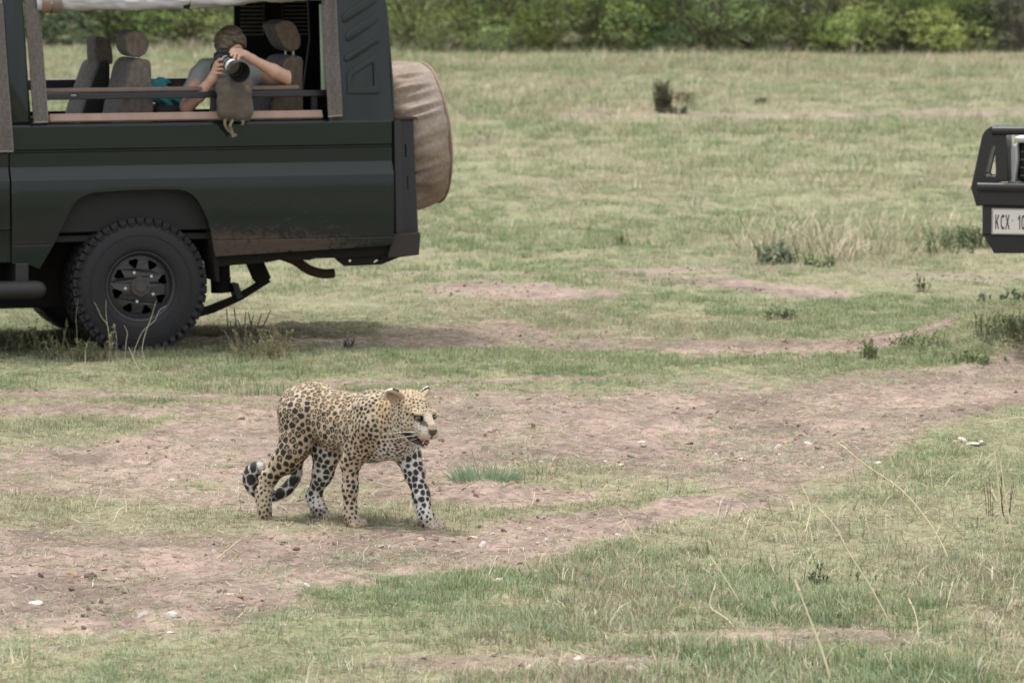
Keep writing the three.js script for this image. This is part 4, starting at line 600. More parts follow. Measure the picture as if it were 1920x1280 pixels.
      const az = Math.abs(hl.z); if (hl.x > 0.06 && az > 0.022 && az < 0.05 && hl.y < -0.004 && hl.y > -0.02) c = L3(c, WHITE, 0.35);
      if (az < 0.022 && hl.x > 0.066 && hl.y < 0.032) spots = 0;
      if (hl.x > 0.055 && hl.y < -0.022 && hl.y > -0.05 && az > 0.014) { spots = 0; const ln = Math.abs(((hl.y + 0.022) / 0.0085 + 10) % 1 - 0.5); if (ln < 0.17 && hl.x < 0.1) c = L3(c, BLACK, 0.8); }
      if (hl.x > 0.112 && hl.y > -0.036 && hl.y < -0.012) { c = L3([0.09, 0.06, 0.055], c, sst(0.016, 0.02, az + Math.max(0, -0.024 - hl.y) * 0.9)); spots = 0; } // nose leather
      if (hl.x > 0.1 && az < 0.004 && hl.y < -0.03 && hl.y > -0.05) c = [0.05, 0.04, 0.035];
      for (const s of sockets) { const d = s.d(x, y, z); if (d < 0.0065) { c = L3(BLACK, c, sst(0.004, 0.0065, d)); spots = 0; } }
      if (az > 0.016 && az < 0.03 && hl.x > 0.062 && hl.y < 0.01 && hl.y > -0.008) c = L3(c, BLACK, 0.7); if (az > 0.022 && az < 0.052 && hl.x > 0.05 && hl.y > 0.018 && hl.y < 0.0235) c = L3(c, BLACK, 0.75);
      const md = mouth.d(x, y, z); if (md < 0.006) { c = hl.y < -0.066 ? [0.05, 0.03, 0.028] : [0.12, 0.03, 0.028]; if (md < 0.002) c = [0.2, 0.045, 0.04]; spots = 0; }
      if (hl.y < -0.064 && hl.x > 0.03 && hl.y > -0.088 && az > 0.008) c = L3(c, [0.03, 0.026, 0.024], 0.92); // dark lower lip and mouth corner
      if (hl.x > 0.022 && hl.x < 0.05 && hl.y < -0.05 && hl.y > -0.066 && az > 0.02) c = [0.035, 0.03, 0.028];
    } else if (k === 'ear') { const cup = Math.min(...ears.map((e) => e.cup.d(x, y, z))); hl.set(x, y, z).applyMatrix4(HMi); const e = ears[hl.z > 0 ? 0 : 1], lc = hl.clone().sub(V3(...e.c)), al_ = lc.dot(e.eL), an = lc.dot(e.eN); c = cup < 0.003 ? (al_ > 0.03 ? WHITE : [0.36, 0.28, 0.19]) : an > 0.004 ? [0.4, 0.31, 0.21] : al_ > 0.014 ? WHITE : al_ > -0.012 ? BLACK : TAWNY; spots = 0; }
    else if (k === 'tail') { c = tt[i] > 0.3 ? L3(WHITE, PALE, clamp(ny) * 0.4 * (1 - tt[i])) : TAWNY; if (tt[i] > 0.96) { c = WHITE; spots = 0.0; } }
    else { const left = k.endsWith('L'), inner = left ? nr : -nr; c = L3(PALE, L3(PALE, TAWNY, 0.45), sst(0.1, 0.35, y)); c = L3(c, WHITE, sst(-0.1, 0.5, inner + jit * 0.4) * (left ? 0.95 : 0.8)); if (tt[i] >= 9 || y < 0.045) c = L3(c, PAW, 0.7); if (k === 'foreL') c = L3(c, WHITE, 0.3 * sst(0.1, 0.3, y)); }
    if (spots) {
      const w = 0.004, wx = x + (noise3(x * 95, y * 95, z * 95) - 0.5) * w * 1.6, wy = y + (noise3(x * 95 + 9, y * 95, z * 95) - 0.5) * w * 1.6, wz = z + (noise3(x * 95, y * 95 + 9, z * 95) - 0.5) * w * 1.6;
      let bd = 1e9, bs = null, d1 = 1e9, d2 = 1e9; around(x, y, z, (s) => { const dx = s.x - wx, dy = s.y - wy, dz = s.z - wz, q = Math.sqrt(dx * dx + dy * dy * (s.fat > 1 ? 0.7 : 1.15) + dz * dz) - s.R; const e = q + s.R * 0.5; if (e < d1) { d2 = d1; d1 = e; } else if (e < d2) d2 = e; if (q < bd) { bd = q; bs = s; } }); const edge = sst(0.0022, 0.005, d2 - d1);
      if (bs && bd < 0.002) { const rr = 1 + bd / bs.R; let ink = sst(0.0012, -0.0016, bd) * edge, ctr = 0;
        if (bs.ro) { const a = Math.atan2(y - bs.y, (x - bs.x) * bFwd.x + (z - bs.z) * bFwd.z + (x - bs.x) * bR.x * 0.2), gap = Math.sin(a * 3 + bs.ph) * 0.5 + Math.sin(a * 5 + bs.ph * 2.3) * 0.5; ctr = sst(0.44, 0.32, rr); ink *= sst(-1.0, -0.7, gap); }
        c = L3(c, BROWN, ctr * 0.75); c = L3(c, BLACK, ink * (1 - ctr) * 0.96 * spots); }
    }
    const f = 0.88 + (noise3(x * 260, y * 260, z * 260)) * 0.24; col.set([c[0] * f, c[1] * f, c[2] * f], i * 3);
  }
  g.setAttribute('color', new THREE.BufferAttribute(col, 3));
  const fur = new THREE.MeshStandardMaterial({ vertexColors: true, roughness: 0.85 });
  const body = part('body', [g], fur, leo);
  { // short hairs over the coat
    const idx = g.index.array, nT = idx.length / 3, pos = [], nor = [], cc = [], M = 110000, a = V3(), n = V3(), fl = V3();
    for (let q = 0; q < M; q++) { const i = idx[Math.floor(r() * nT) * 3]; const k = grp[i]; if (k === 'head' && (hl.fromBufferAttribute(P, i).applyMatrix4(HMi), hl.x > 0.06)) continue;
      a.fromBufferAttribute(P, i); n.fromBufferAttribute(N, i); a.x += (r() - 0.5) * 0.004; a.y += (r() - 0.5) * 0.004; a.z += (r() - 0.5) * 0.004;
      if (k === 'trunk' || k === 'neck') fl.copy(bFwd).multiplyScalar(-1).add(V3(0, -0.45, 0)); else if (k === 'head' || k === 'ear') fl.copy(hF).multiplyScalar(-1).add(V3(0, -0.1, 0)); else if (k === 'tail') fl.copy(tcurve.getTangent(tt[i])); else fl.set(-0.25, -1, 0);
      fl.addScaledVector(n, -fl.dot(n)).normalize(); const L = (k === 'tail' ? 0.011 : k === 'head' ? 0.004 : tt[i] >= 9 ? 0.004 : 0.0046) * (0.6 + r() * 0.8) * (a.y < 0.3 && k === 'trunk' ? 1.8 : 1);
      const tip = a.clone().addScaledVector(fl, L).addScaledVector(n, L * (0.3 + r() * 0.35)), sd = fl.clone().cross(n).multiplyScalar(0.0009); a.addScaledVector(n, -0.001);
      pos.push(a.x - sd.x, a.y - sd.y, a.z - sd.z, a.x + sd.x, a.y + sd.y, a.z + sd.z, tip.x, tip.y, tip.z); const f = 0.85 + r() * 0.35; for (let c = 0; c < 3; c++) { nor.push(n.x, n.y, n.z); cc.push(col[i * 3] * f, col[i * 3 + 1] * f, col[i * 3 + 2] * f); } }
    const h = new THREE.BufferGeometry(); h.setAttribute('position', new THREE.Float32BufferAttribute(pos, 3)); h.setAttribute('normal', new THREE.Float32BufferAttribute(nor, 3)); h.setAttribute('color', new THREE.Float32BufferAttribute(cc, 3));
    const hm = new THREE.Mesh(h, new THREE.MeshStandardMaterial({ vertexColors: true, roughness: 0.85, side: THREE.DoubleSide })); hm.name = 'fur'; hm.userData.kind = 'stuff'; hm.castShadow = hm.receiveShadow = true; leo.add(hm);
  }
  for (const s of [1, -1]) { const c = H(0.0665, 0.0115, 0.0355 * s), eg = new THREE.SphereGeometry(0.0102 * hs, 20, 14); eg.translate(...c.toArray()); const e = part('eye', [eg], new THREE.MeshPhysicalMaterial({ color: new THREE.Color().setRGB(0.1, 0.105, 0.065), roughness: 0.2, clearcoat: 0.5 }), leo);
    const look = hF.clone().addScaledVector(hR, 0.25 * s).addScaledVector(hU, 0.15).normalize(), pg = new THREE.SphereGeometry(0.0045 * hs, 12, 8); pg.translate(...c.clone().addScaledVector(look, 0.0072 * hs).toArray()); part('pupil', [pg], mat([0.005, 0.005, 0.005], 0.1), e); }
  { const tg = new THREE.SphereGeometry(1, 20, 12); tg.applyMatrix4(HMs.clone().multiply(new THREE.Matrix4().makeTranslation(0.082, -0.0695, 0)).multiply(new THREE.Matrix4().makeScale(0.026, 0.007, 0.0145))); part('tongue', [tg], mat([0.42, 0.12, 0.11], 0.4), leo);
    for (const s of [1, -1]) { part('tooth', [rod(H(0.099, -0.052, 0.014 * s), H(0.1, -0.064, 0.0135 * s), 0.0035, 8, 0.0008)], mat([0.75, 0.7, 0.6], 0.4), leo); part('tooth', [rod(H(0.092, -0.076, 0.012 * s), H(0.0935, -0.0655, 0.0125 * s), 0.003, 8, 0.0008)], mat([0.75, 0.7, 0.6], 0.4), leo); } }
  const wm = mat([0.8, 0.78, 0.74], 0.5); for (const s of [1, -1]) for (let i = 0; i < 7; i++) { const y = -0.03 - 0.004 * i, o = [0.09 - (i % 3) * 0.008, y, 0.036 * s], L = 0.1 + 0.02 * (i % 3); part('whisker', [tube([H(...o), H(o[0] - L * 0.35, o[1] - 0.012 - i * 0.003, (0.036 + L * 0.4) * s), H(o[0] - L * 0.85, o[1] - 0.04 - i * 0.005, (0.036 + L * 0.62) * s)], 0.00048, 10, 4, (t) => 1 - 0.7 * t)], wm, leo); }
}

// ---------------------------------------------------------------- person with camera and beanbag, in the vehicle
{
  const per = base('person', 'person with brown hair in grey t-shirt leaning out and holding a camera', 'person', [VO.x, 0, VO.z], YAW);
  const W = (px, py, z) => V(px, py, z);
  const cap = (a, b, ra, rb, k = 0.02) => capsule(W(...a), W(...b), ra, rb, k);
  const hc = W(432, 92, -0.3);
  const skin = mat([0.53, 0.33, 0.245], 0.55), hairM = mat([0.115, 0.082, 0.055], 0.6), shirtM = cloth([0.5, 0.54, 0.515], 5);
  const sh = [cap([408, 132, -0.42], [478, 136, -0.44], 0.085, 0.085, 0.05), cap([440, 150, -0.46], [430, 250, -0.5], 0.135, 0.14, 0.06), cap([384, 128, -0.42], [374, 142, -0.4], 0.062, 0.06, 0.03), cap([486, 136, -0.42], [502, 148, -0.38], 0.056, 0.056, 0.03), cap([374, 142, -0.4], [360, 168, -0.35], 0.06, 0.056, 0.02), cap([440, 118, -0.38], [440, 135, -0.4], 0.06, 0.07, 0.03)];
  const shF = chain(sh), wr = (x, y, z) => shF(x, y, z) + (noise3(x * 16, y * 16, z * 16) - 0.5) * 0.016;
  const bodyP = [ellipsoid(hc, [0.075, 0.1, 0.088], 0.03, null), capsule(W(434, 104, -0.27), W(437, 113, -0.25), 0.055, 0.04, 0.03), capsule(W(436, 97, -0.225), W(438, 103, -0.2), 0.012, 0.016, 0.012), ellipsoid(W(410, 96, -0.3), [0.012, 0.03, 0.02], 0.01), capsule(W(434, 112, -0.32), W(438, 135, -0.4), 0.05, 0.06, 0.03), cap([440, 140, -0.44], [432, 230, -0.48], 0.11, 0.12, 0.05), cap([405, 136, -0.43], [478, 138, -0.44], 0.06, 0.06, 0.05), capsule(W(430, 235, -0.5), W(380, 262, -0.4), 0.09, 0.075, 0.03), capsule(W(440, 235, -0.55), W(400, 262, -0.62), 0.09, 0.075, 0.03)];
  const armR = [cap([384, 128, -0.42], [362, 166, -0.34], 0.048, 0.045), cap([362, 166, -0.34], [350, 200, -0.26], 0.045, 0.042), cap([350, 200, -0.26], [372, 178, -0.19], 0.042, 0.041), cap([372, 178, -0.19], [398, 148, -0.13], 0.04, 0.028), cap([398, 148, -0.13], [405, 136, -0.12], 0.029, 0.031)];
  const armL = [cap([486, 136, -0.42], [515, 150, -0.3], 0.045, 0.042), cap([515, 150, -0.3], [541, 147, -0.19], 0.04, 0.042), cap([541, 147, -0.19], [512, 133, -0.14], 0.042, 0.041), cap([512, 133, -0.14], [472, 111, -0.1], 0.04, 0.026), cap([472, 111, -0.1], [458, 103, -0.08], 0.028, 0.028)];
  const fing = (pts, r) => pts.slice(0, -1).map((p, i) => cap(p, pts[i + 1], r - i * 0.0006, r - (i + 1) * 0.0008, 0.004));
  // right hand grips the camera body, left hand lies over the lens barrel
  const handR = [cap([403, 136, -0.115], [407, 122, -0.1], 0.026, 0.02, 0.015), ...fing([[404, 117, -0.1], [412, 111, -0.075], [421, 113, -0.06]], 0.0095), ...fing([[406, 124, -0.085], [415, 121, -0.055], [423, 124, -0.055]], 0.0095), ...fing([[406, 130, -0.085], [415, 129, -0.055], [422, 132, -0.055]], 0.009), ...fing([[406, 137, -0.09], [414, 137, -0.06], [420, 139, -0.06]], 0.0082), ...fing([[400, 128, -0.12], [405, 112, -0.14], [411, 108, -0.15]], 0.0105)];
  const handL = [cap([462, 104, -0.085], [446, 96, -0.075], 0.024, 0.021, 0.015), ...fing([[449, 95, -0.06], [436, 92, -0.035], [431, 98, -0.02]], 0.0095), ...fing([[449, 98, -0.055], [438, 96, -0.025], [433, 104, -0.012]], 0.0095), ...fing([[451, 101, -0.05], [441, 101, -0.015], [438, 109, -0.005]], 0.009), ...fing([[454, 104, -0.05], [448, 105, -0.012], [446, 112, -0.004]], 0.0082), ...fing([[455, 98, -0.095], [443, 99, -0.11], [434, 105, -0.11]], 0.0105)];
  const fB = chain(bodyP), fAR = chain(armR), fAL = chain(armL), fHR = chain(handR), fHL = chain(handL);
  const face = [ellipsoid(W(425, 92, -0.215), [0.014, 0.008, 0.014], 0.01), ellipsoid(W(447, 91, -0.215), [0.014, 0.008, 0.014], 0.01)];
  const fS = (x, y, z) => { let b = fB(x, y, z); for (const e of face) b = smax(b, -e.d(x, y, z), 0.008); const r = smin(fAR(x, y, z), fHR(x, y, z), 0.012), l = smin(fAL(x, y, z), fHL(x, y, z), 0.012); return Math.min(smin(b, r, 0.02), smin(b, l, 0.02)); };
  const lo = W(335, 265, 0), hi = W(555, 40, 0);
  part('body', [meshField(fS, [lo.x - 0.1, lo.y - 0.12, -0.8], [hi.x, hi.y + 0.02, 0.03], 0.0045)], skin, per);
  const sleeveCut = (x, y, z) => smax(wr(x, y, z), -(y - lo.y + 0.12), 0.01);
  part('t_shirt', [meshField(sleeveCut, [lo.x - 0.12, lo.y - 0.1, -0.75], [W(530, 100, 0).x, W(400, 98, 0).y, -0.15], 0.007)], shirtM, per);
  part('shorts', [meshField(chain([capsule(W(430, 240, -0.5), W(392, 260, -0.42), 0.125, 0.1, 0.03), capsule(W(440, 240, -0.55), W(405, 260, -0.6), 0.125, 0.1, 0.03)]), [W(350, 240, 0).x, W(400, 320, 0).y, -0.8], [W(500, 240, 0).x, W(400, 190, 0).y, -0.25], 0.012)], cloth([0.12, 0.11, 0.09], 4), per);
  const hf = chain([ellipsoid(V3(hc.x, hc.y + 0.042, hc.z - 0.012), [0.096, 0.1, 0.1], 0.02), capsule(W(420, 72, -0.225), W(409, 110, -0.23), 0.03, 0.018, 0.02), capsule(W(444, 70, -0.215), W(418, 92, -0.205), 0.02, 0.014, 0.02), capsule(W(452, 70, -0.235), W(455, 90, -0.25), 0.022, 0.012, 0.02)]), cutB = ellipsoid(V3(hc.x + 0.034, hc.y - 0.066, hc.z + 0.1), [0.066, 0.1, 0.12], 0.02);
  const hg = meshField((x, y, z) => smax(hf(x, y, z) + (noise3(x * 30 + y * 60, y * 22, z * 60) - 0.5) * 0.013 + (noise3(x * 130 + y * 50, y * 60, z * 150) - 0.5) * 0.005, -cutB.d(x, y, z), 0.012), [hc.x - 0.14, hc.y - 0.16, hc.z - 0.16], [hc.x + 0.14, hc.y + 0.17, hc.z + 0.14], 0.0045);
  { const p = hg.attributes.position, c = new Float32Array(p.count * 3); for (let i = 0; i < p.count; i++) { const k = 0.6 + 0.9 * noise3(p.getX(i) * 60 + p.getY(i) * 90, p.getY(i) * 20, p.getZ(i) * 120); c.set([0.095 * k, 0.07 * k, 0.048 * k], i * 3); } hg.setAttribute('color', new THREE.BufferAttribute(c, 3)); }
  part('hair', hg, new THREE.MeshStandardMaterial({ vertexColors: true, roughness: 0.6 }), per);
  part('headband', [(() => { const t = new THREE.TorusGeometry(0.092, 0.006, 8, 40); t.scale(0.86, 0.86, 1); t.rotateX(Math.PI / 2 - 0.62); t.rotateZ(0.25); t.translate(hc.x - 0.008, hc.y + 0.08, hc.z - 0.04); return t; })()], mat([0.02, 0.02, 0.025], 0.7), per);
  part('camera_strap', [tube([W(402, 112, -0.35), W(396, 125, -0.34), W(400, 140, -0.2), W(406, 128, -0.14)], 0.007, 20, 6)], mat([0.015, 0.015, 0.015], 0.7), per);
  // camera
  const cam = base('photo_camera', 'black camera with white zoom lens and dark hood held at the window', 'camera', [VO.x, 0, VO.z], YAW);
  const a = W(420, 112, -0.16), b = W(449, 135.5, 0.14), ax = b.clone().sub(a).normalize(), q = new THREE.Quaternion().setFromUnitVectors(V3(0, 0, 1), ax);
  const place = (g, t) => { g.applyQuaternion(q); g.translate(...a.clone().lerp(b, t).toArray()); return g; };
  const bm = mat([0.016, 0.016, 0.017], 0.5), len = b.distanceTo(a);
  part('camera_body', [place(new RoundedBoxGeometry(0.13, 0.09, 0.06, 3, 0.018), 0), place((() => { const g = new RoundedBoxGeometry(0.06, 0.035, 0.06, 3, 0.012); g.translate(0, 0.052, 0); return g; })(), 0), place((() => { const g = new RoundedBoxGeometry(0.035, 0.085, 0.045, 3, 0.014); g.translate(-0.058, -0.005, 0.03); return g; })(), 0)], bm, cam);
  const cyl = (pts) => { const g = new THREE.LatheGeometry(pts.map(([r, z]) => new THREE.Vector2(r, z)), 40); g.rotateX(Math.PI / 2); return g; };
  const lens = part('lens', [place(cyl([[0.034, 0.02], [0.036, 0.06], [0.041, 0.1], [0.044, 0.13], [0.046, len * 0.62], [0.046, len * 0.72], [0.04, len * 0.74]]), 0)], mat([0.62, 0.61, 0.62], 0.4), cam);
  for (const z of [0.085, 0.13]) part('zoom_ring', [place(cyl([[0.04, z], [0.0475, z + 0.002], [0.0475, z + 0.022], [0.04, z + 0.024]]), 0)], bm, lens);
  part('lens_hood', [place(cyl([[0.045, len * 0.7], [0.056, len * 0.72], [0.06, len * 0.8], [0.0655, len], [0.0625, len], [0.056, len * 0.82], [0.042, len * 0.74]]), 0)], bm, cam);
  part('front_glass', [place(cyl([[0.001, len * 0.73], [0.02, len * 0.728], [0.044, len * 0.72]]), 0)], new THREE.MeshPhysicalMaterial({ color: new THREE.Color().setRGB(0.01, 0.01, 0.014), roughness: 0.05, clearcoat: 1, side: THREE.DoubleSide }), cam);
  // beanbag over the rail
  const bag = base('beanbag', 'brown grey beanbag hanging over the hand rail under the lens', 'beanbag', [VO.x, 0, VO.z], YAW);
  const ba = [capsule(W(423, 174, 0.0), W(424, 209, 0.0), 0.052, 0.056, 0.05), capsule(W(457, 174, 0.0), W(456, 209, 0.0), 0.052, 0.056, 0.05), capsule(W(420, 163, -0.06), W(460, 160, -0.06), 0.05, 0.045, 0.04), capsule(W(424, 172, -0.27), W(456, 172, -0.27), 0.05, 0.05, 0.04), capsule(W(424, 205, -0.27), W(456, 205, -0.27), 0.055, 0.055, 0.05), capsule(W(440, 158, -0.06), W(440, 160, -0.24), 0.05, 0.05, 0.05), capsule(W(415, 154, -0.04), W(428, 154, 0.0), 0.026, 0.03, 0.03)], bf = chain(ba);
  part('bag', [meshField((x, y, z) => bf(x, y, z) + (noise3(x * 22, y * 16, z * 22) - 0.5) * 0.022 + (noise3(x * 60, y * 45, z * 60) - 0.5) * 0.006, [W(398, 200, 0).x, W(430, 236, 0).y, -0.4], [W(480, 200, 0).x, W(430, 138, 0).y, 0.12], 0.006)], cloth([0.185, 0.155, 0.125], 8), bag);
  const ribbon = (pts, w) => { const c = new THREE.CatmullRomCurve3(pts.map((p) => W(...p))), pos = [], tri = []; for (let i = 0; i <= 20; i++) { const p = c.getPoint(i / 20), t = c.getTangent(i / 20), s = V3(-t.y, t.x, 0.3).normalize().multiplyScalar(w); pos.push(p.x - s.x, p.y - s.y, p.z - s.z, p.x + s.x, p.y + s.y, p.z + s.z); if (i < 20) { const k = i * 2; tri.push(k, k + 1, k + 2, k + 1, k + 3, k + 2); } } const g = new THREE.BufferGeometry(); g.setAttribute('position', new THREE.Float32BufferAttribute(pos, 3)); g.setIndex(tri); g.computeVertexNormals(); const b = g.clone(); b.translate(0.001, 0, -0.003); return mergeGeometries([prep(g), prep(b)]); };
  for (const p of [[[422, 222, 0.03], [421, 232, 0.04], [427, 243, 0.03], [434, 249, 0.03], [443, 254, 0.05]], [[436, 224, 0.04], [431, 236, 0.05], [434, 244, 0.04], [437, 257, 0.04]], [[452, 224, 0.03], [456, 229, 0.04], [453, 234, 0.03]]]) part('strap', [ribbon(p, 0.008)], cloth([0.34, 0.28, 0.21], 4), bag);
  // turquoise cloth on the seat
  const tq = base('turquoise_cloth', 'crumpled turquoise cloth lying on the seat behind the rail', 'cloth', [VO.x, 0, VO.z], YAW);
  const tf = chain([capsule(W(290, 158, -0.42), W(306, 152, -0.42), 0.032, 0.026, 0.03), capsule(W(288, 165, -0.42), W(312, 188, -0.42), 0.05, 0.055, 0.05), capsule(W(300, 185, -0.42), W(345, 186, -0.42), 0.05, 0.05, 0.05)]);
  part('folds', [meshField((x, y, z) => tf(x, y, z) + (noise3(x * 26 + y * 20, y * 30, z * 26) - 0.5) * 0.05, [W(275, 190, 0).x, W(300, 215, 0).y, -0.62], [W(375, 190, 0).x, W(300, 138, 0).y, -0.25], 0.008)], cloth([0.07, 0.4, 0.43], 5), tq);
  const bg = base('dark_bag', 'dark bag lying below the turquoise cloth on the seat', 'bag', [VO.x, 0, VO.z], YAW);
  part('bag_body', [box(W(286, 200, -0.4).x, W(345, 200, -0.4).x, W(300, 235, -0.4).y, W(300, 196, -0.4).y, -0.6, -0.33, 0.05)], cloth([0.05, 0.042, 0.045], 5), bg);
}

// ---------------------------------------------------------------- second vehicle, front corner at the right edge
{
  const o = ground(1850, 674), yaw = -14 * Math.PI / 180, nU = V3(Math.cos(yaw), 0, -Math.sin(yaw)), nN = V3(Math.sin(yaw), 0, Math.cos(yaw));
  const S = (px, py, z = 0) => { const r = ray(px, py), c = V3(0, HC, 0).sub(o), t = (z - c.dot(nN)) / r.dot(nN), p = c.add(r.multiplyScalar(t)); return V3(p.dot(nU), p.y, z); };
  const v = base('white_safari_vehicle', 'white vehicle with black steel bull bar and number plate entering at right edge', 'safari vehicle', o.toArray(), yaw);
  const P = (pts, z = 0) => pts.map(([x, y]) => { const p = S(x, y, z); return [p.x, p.y]; });
  const steel = mat([0.017, 0.0175, 0.019], 0.4), steelM = mat([0.012, 0.012, 0.013], 0.6), white = new THREE.MeshPhysicalMaterial({ color: new THREE.Color().setRGB(0.62, 0.62, 0.6), roughness: 0.35, clearcoat: 0.5 });
  const xm = S(2092, 400).x, mir = (g) => { const h = g.clone(); h.applyMatrix4(new THREE.Matrix4().makeScale(-1, 1, 1)); h.translate(2 * xm, 0, 0); const p = prep(h); for (const k of Object.keys(p.attributes)) { const A = p.attributes[k], s = A.itemSize; for (let i = 0; i < A.count; i += 3) for (let c = 0; c < s; c++) { const t = A.array[i * s + c]; A.array[i * s + c] = A.array[(i + 1) * s + c]; A.array[(i + 1) * s + c] = t; } } return p; };
  const bb = new THREE.Group(); bb.name = 'bull_bar'; v.add(bb);
  const endG = extrude(P([[1842, 254], [1848, 244], [1858, 237], [1870, 235], [1881, 238], [1887.5, 250], [1889, 300], [1890, 340], [1840, 345], [1838, 386], [1831, 386], [1821, 352]]), -0.24, 0, 0.006, [P([[1858, 276], [1862, 271.5], [1868, 273], [1870, 325], [1869, 333], [1850, 333], [1846, 328]])]);
  for (const g of [endG, mir(endG)]) part('end_plate', [g], steel, bb);
  const y1 = S(1900, 245).y, y2 = S(1900, 350).y, xl = S(1862, 245).x, xw = 2 * xm - xl;
  part('top_tube', [rod([xl, y1, 0.005], [xw, y1 + 0.012, 0.005], 0.026, 20)], steel, bb); part('lower_tube', [rod([S(1836, 350).x, y2, 0.04], [2 * xm - S(1836, 350).x, y2, 0.04], 0.027, 20)], steel, bb);
  part('bumper_beam', [box(S(1836, 370).x, 2 * xm - S(1836, 370).x, S(1900, 386).y, S(1900, 356).y, -0.3, 0.015, 0.012)], steel, bb);
  part('bumper_centre', [box(S(1842, 400).x, 2 * xm - S(1842, 400).x, S(1900, 442).y, S(1900, 386).y + 0.002, -0.35, -0.015, 0.01)], steel, bb);
  part('bumper_pan', [extrude(P([[1844, 441], [1864, 475], [2320, 475], [2340, 441]]), -0.32, -0.012, 0.006)], steelM, bb);
  part('reflector', [box(S(1834, 388).x, S(1842, 388).x, S(1838, 407).y, S(1838, 388).y, -0.2, -0.14, 0.006)], mat([0.7, 0.7, 0.68], 0.3), bb);
  const pl = part('number_plate', [box(S(1860, 415).x, S(2040, 415).x, S(1900, 440).y, S(1900, 391).y, -0.012, 0.002, 0.003)], mat([0.36, 0.34, 0.33], 0.5), v);
  { const w = S(2037, 415).x - S(1863, 415).x, h = S(1900, 393.5).y - S(1900, 437.5).y, t = canvasTex(696, 176, (c, W, Hh) => { c.fillStyle = '#d6d2cc'; c.fillRect(0, 0, W, Hh); for (let i = 0; i < 2600; i++) { c.fillStyle = `rgba(${110 + (i * 37) % 60},${95 + (i * 37) % 60},${85},0.12)`; c.fillRect((i * 7919) % W, (i * 104729) % Hh, 1 + i % 3, 1 + i % 2); } c.fillStyle = '#34363a'; const glyph = (s, x) => { c.save(); c.translate(x, 146); c.scale(0.36, 1); c.font = 'bold 152px sans-serif'; c.fillText(s, 0, 0); c.restore(); }; glyph('K', 12); glyph('C', 54); glyph('X', 92); c.beginPath(); c.arc(148, 80, 5, 0, 7); c.fill(); glyph('1', 184); glyph('0', 212); });
    const g = new THREE.PlaneGeometry(w, h); g.translate((S(2037, 415).x + S(1863, 415).x) / 2, (S(1900, 393.5).y + S(1900, 437.5).y) / 2, 0.005); part('plate_face', [g], mat([1, 1, 1], 0.45, { map: t }), pl); }
  // body behind the bar
  part('front_wing', [extrude(P([[1893, 342], [1892, 290], [1900, 272], [1911, 268], [1912, 300], [1906, 342]], -0.25), -0.6, -0.18, 0.012), extrude(P([[1904, 267], [1906, 256], [2280, 256], [2280, 267]], -0.25), -0.9, -0.2, 0.01)], white, v);
  part('grille', [box(S(1909, 300, -0.2).x, 2 * xm - S(1909, 300, -0.2).x, S(1900, 342, -0.2).y, S(1900, 268, -0.2).y, -0.5, -0.26, 0.02)], mat([0.012, 0.012, 0.013], 0.6), v);
  for (let i = 0; i < 4; i++) { const y = S(1900, 285 + i * 15, -0.2).y; part('grille_bar', [box(S(1912, 300, -0.2).x, 2 * xm - S(1912, 300, -0.2).x, y - 0.005, y + 0.005, -0.27, -0.245, 0.003)], mat([0.12, 0.12, 0.12], 0.4), v); }
  const bx = S(1900, 300, -0.3).x, by = 2 * xm - bx;
  part('body', [box(bx, by, 0.62, 1.1, -1.7, -0.45, 0.05), box(bx, by, 0.55, 1.25, -4.6, -1.75, 0.06)], white, v);
  part('bonnet', [box(bx + 0.03, by - 0.03, 1.09, 1.15, -1.75, -0.3, 0.03)], white, v);
  for (const x of [bx + 0.08, by - 0.08]) for (const [z0, z1] of [[-1.7, -2.1], [-3, -3], [-4.5, -4.5]]) part('pillar', [rod([x, 1.2, z0], [x + (x < xm ? 0.08 : -0.08), 2, z1], 0.035)], white, v);
  part('roof', [box(bx + 0.08, by - 0.08, 1.98, 2.06, -4.6, -2, 0.04)], white, v);
  part('windscreen', [(() => { const g = new THREE.PlaneGeometry(by - bx - 0.3, 0.86); g.rotateX(-0.46); g.translate(xm, 1.6, -1.9); return g; })()], new THREE.MeshPhysicalMaterial({ color: 0xffffff, transmission: 1, roughness: 0.02, thickness: 0, side: THREE.DoubleSide }), v);
  for (const x of [bx + 0.3, by - 0.11]) for (const z of [-0.95, -3.8]) { const t = new THREE.TorusGeometry(0.28, 0.11, 16, 40); t.rotateY(Math.PI / 2); t.translate(x, 0.385, z); const w = part('wheel', [t], mat([0.03, 0.03, 0.032], 0.8), v); part('rim', [rod([x - 0.09, 0.385, z], [x + 0.09, 0.385, z], 0.19, 24)], mat([0.2, 0.2, 0.2], 0.5), w); }
}

// ---------------------------------------------------------------- plants, stones, twigs in the field
const twig = (c) => mat(c, 0.9);
function leafGeo(list) { // list of {p, dir, up, L, W}: pointed leaf blades folded along the midrib
  const pos = [], nor = [], col = [], tri = [];
  for (const l of list) { const d = l.dir.clone().normalize(), s = d.clone().cross(l.up).normalize(), n = s.clone().cross(d).normalize(), q = pos.length / 3; const m = l.p.clone().addScaledVector(d, l.L * 0.45);
    const A = [l.p, m.clone().addScaledVector(s, l.W).addScaledVector(n, l.W * 0.3), l.p.clone().addScaledVector(d, l.L), m.clone().addScaledVector(s, -l.W).addScaledVector(n, l.W * 0.3)];
    for (const a of A) { pos.push(a.x, a.y, a.z); nor.push(n.x, n.y, n.z); if (l.c) col.push(...l.c); } tri.push(q, q + 1, q + 2, q, q + 2, q + 3); }
  const g = new THREE.BufferGeometry(); g.setAttribute('position', new THREE.Float32BufferAttribute(pos, 3)); g.setAttribute('normal', new THREE.Float32BufferAttribute(nor, 3)); if (col.length) g.setAttribute('color', new THREE.Float32BufferAttribute(col, 3)); g.setIndex(tri); return g;
}
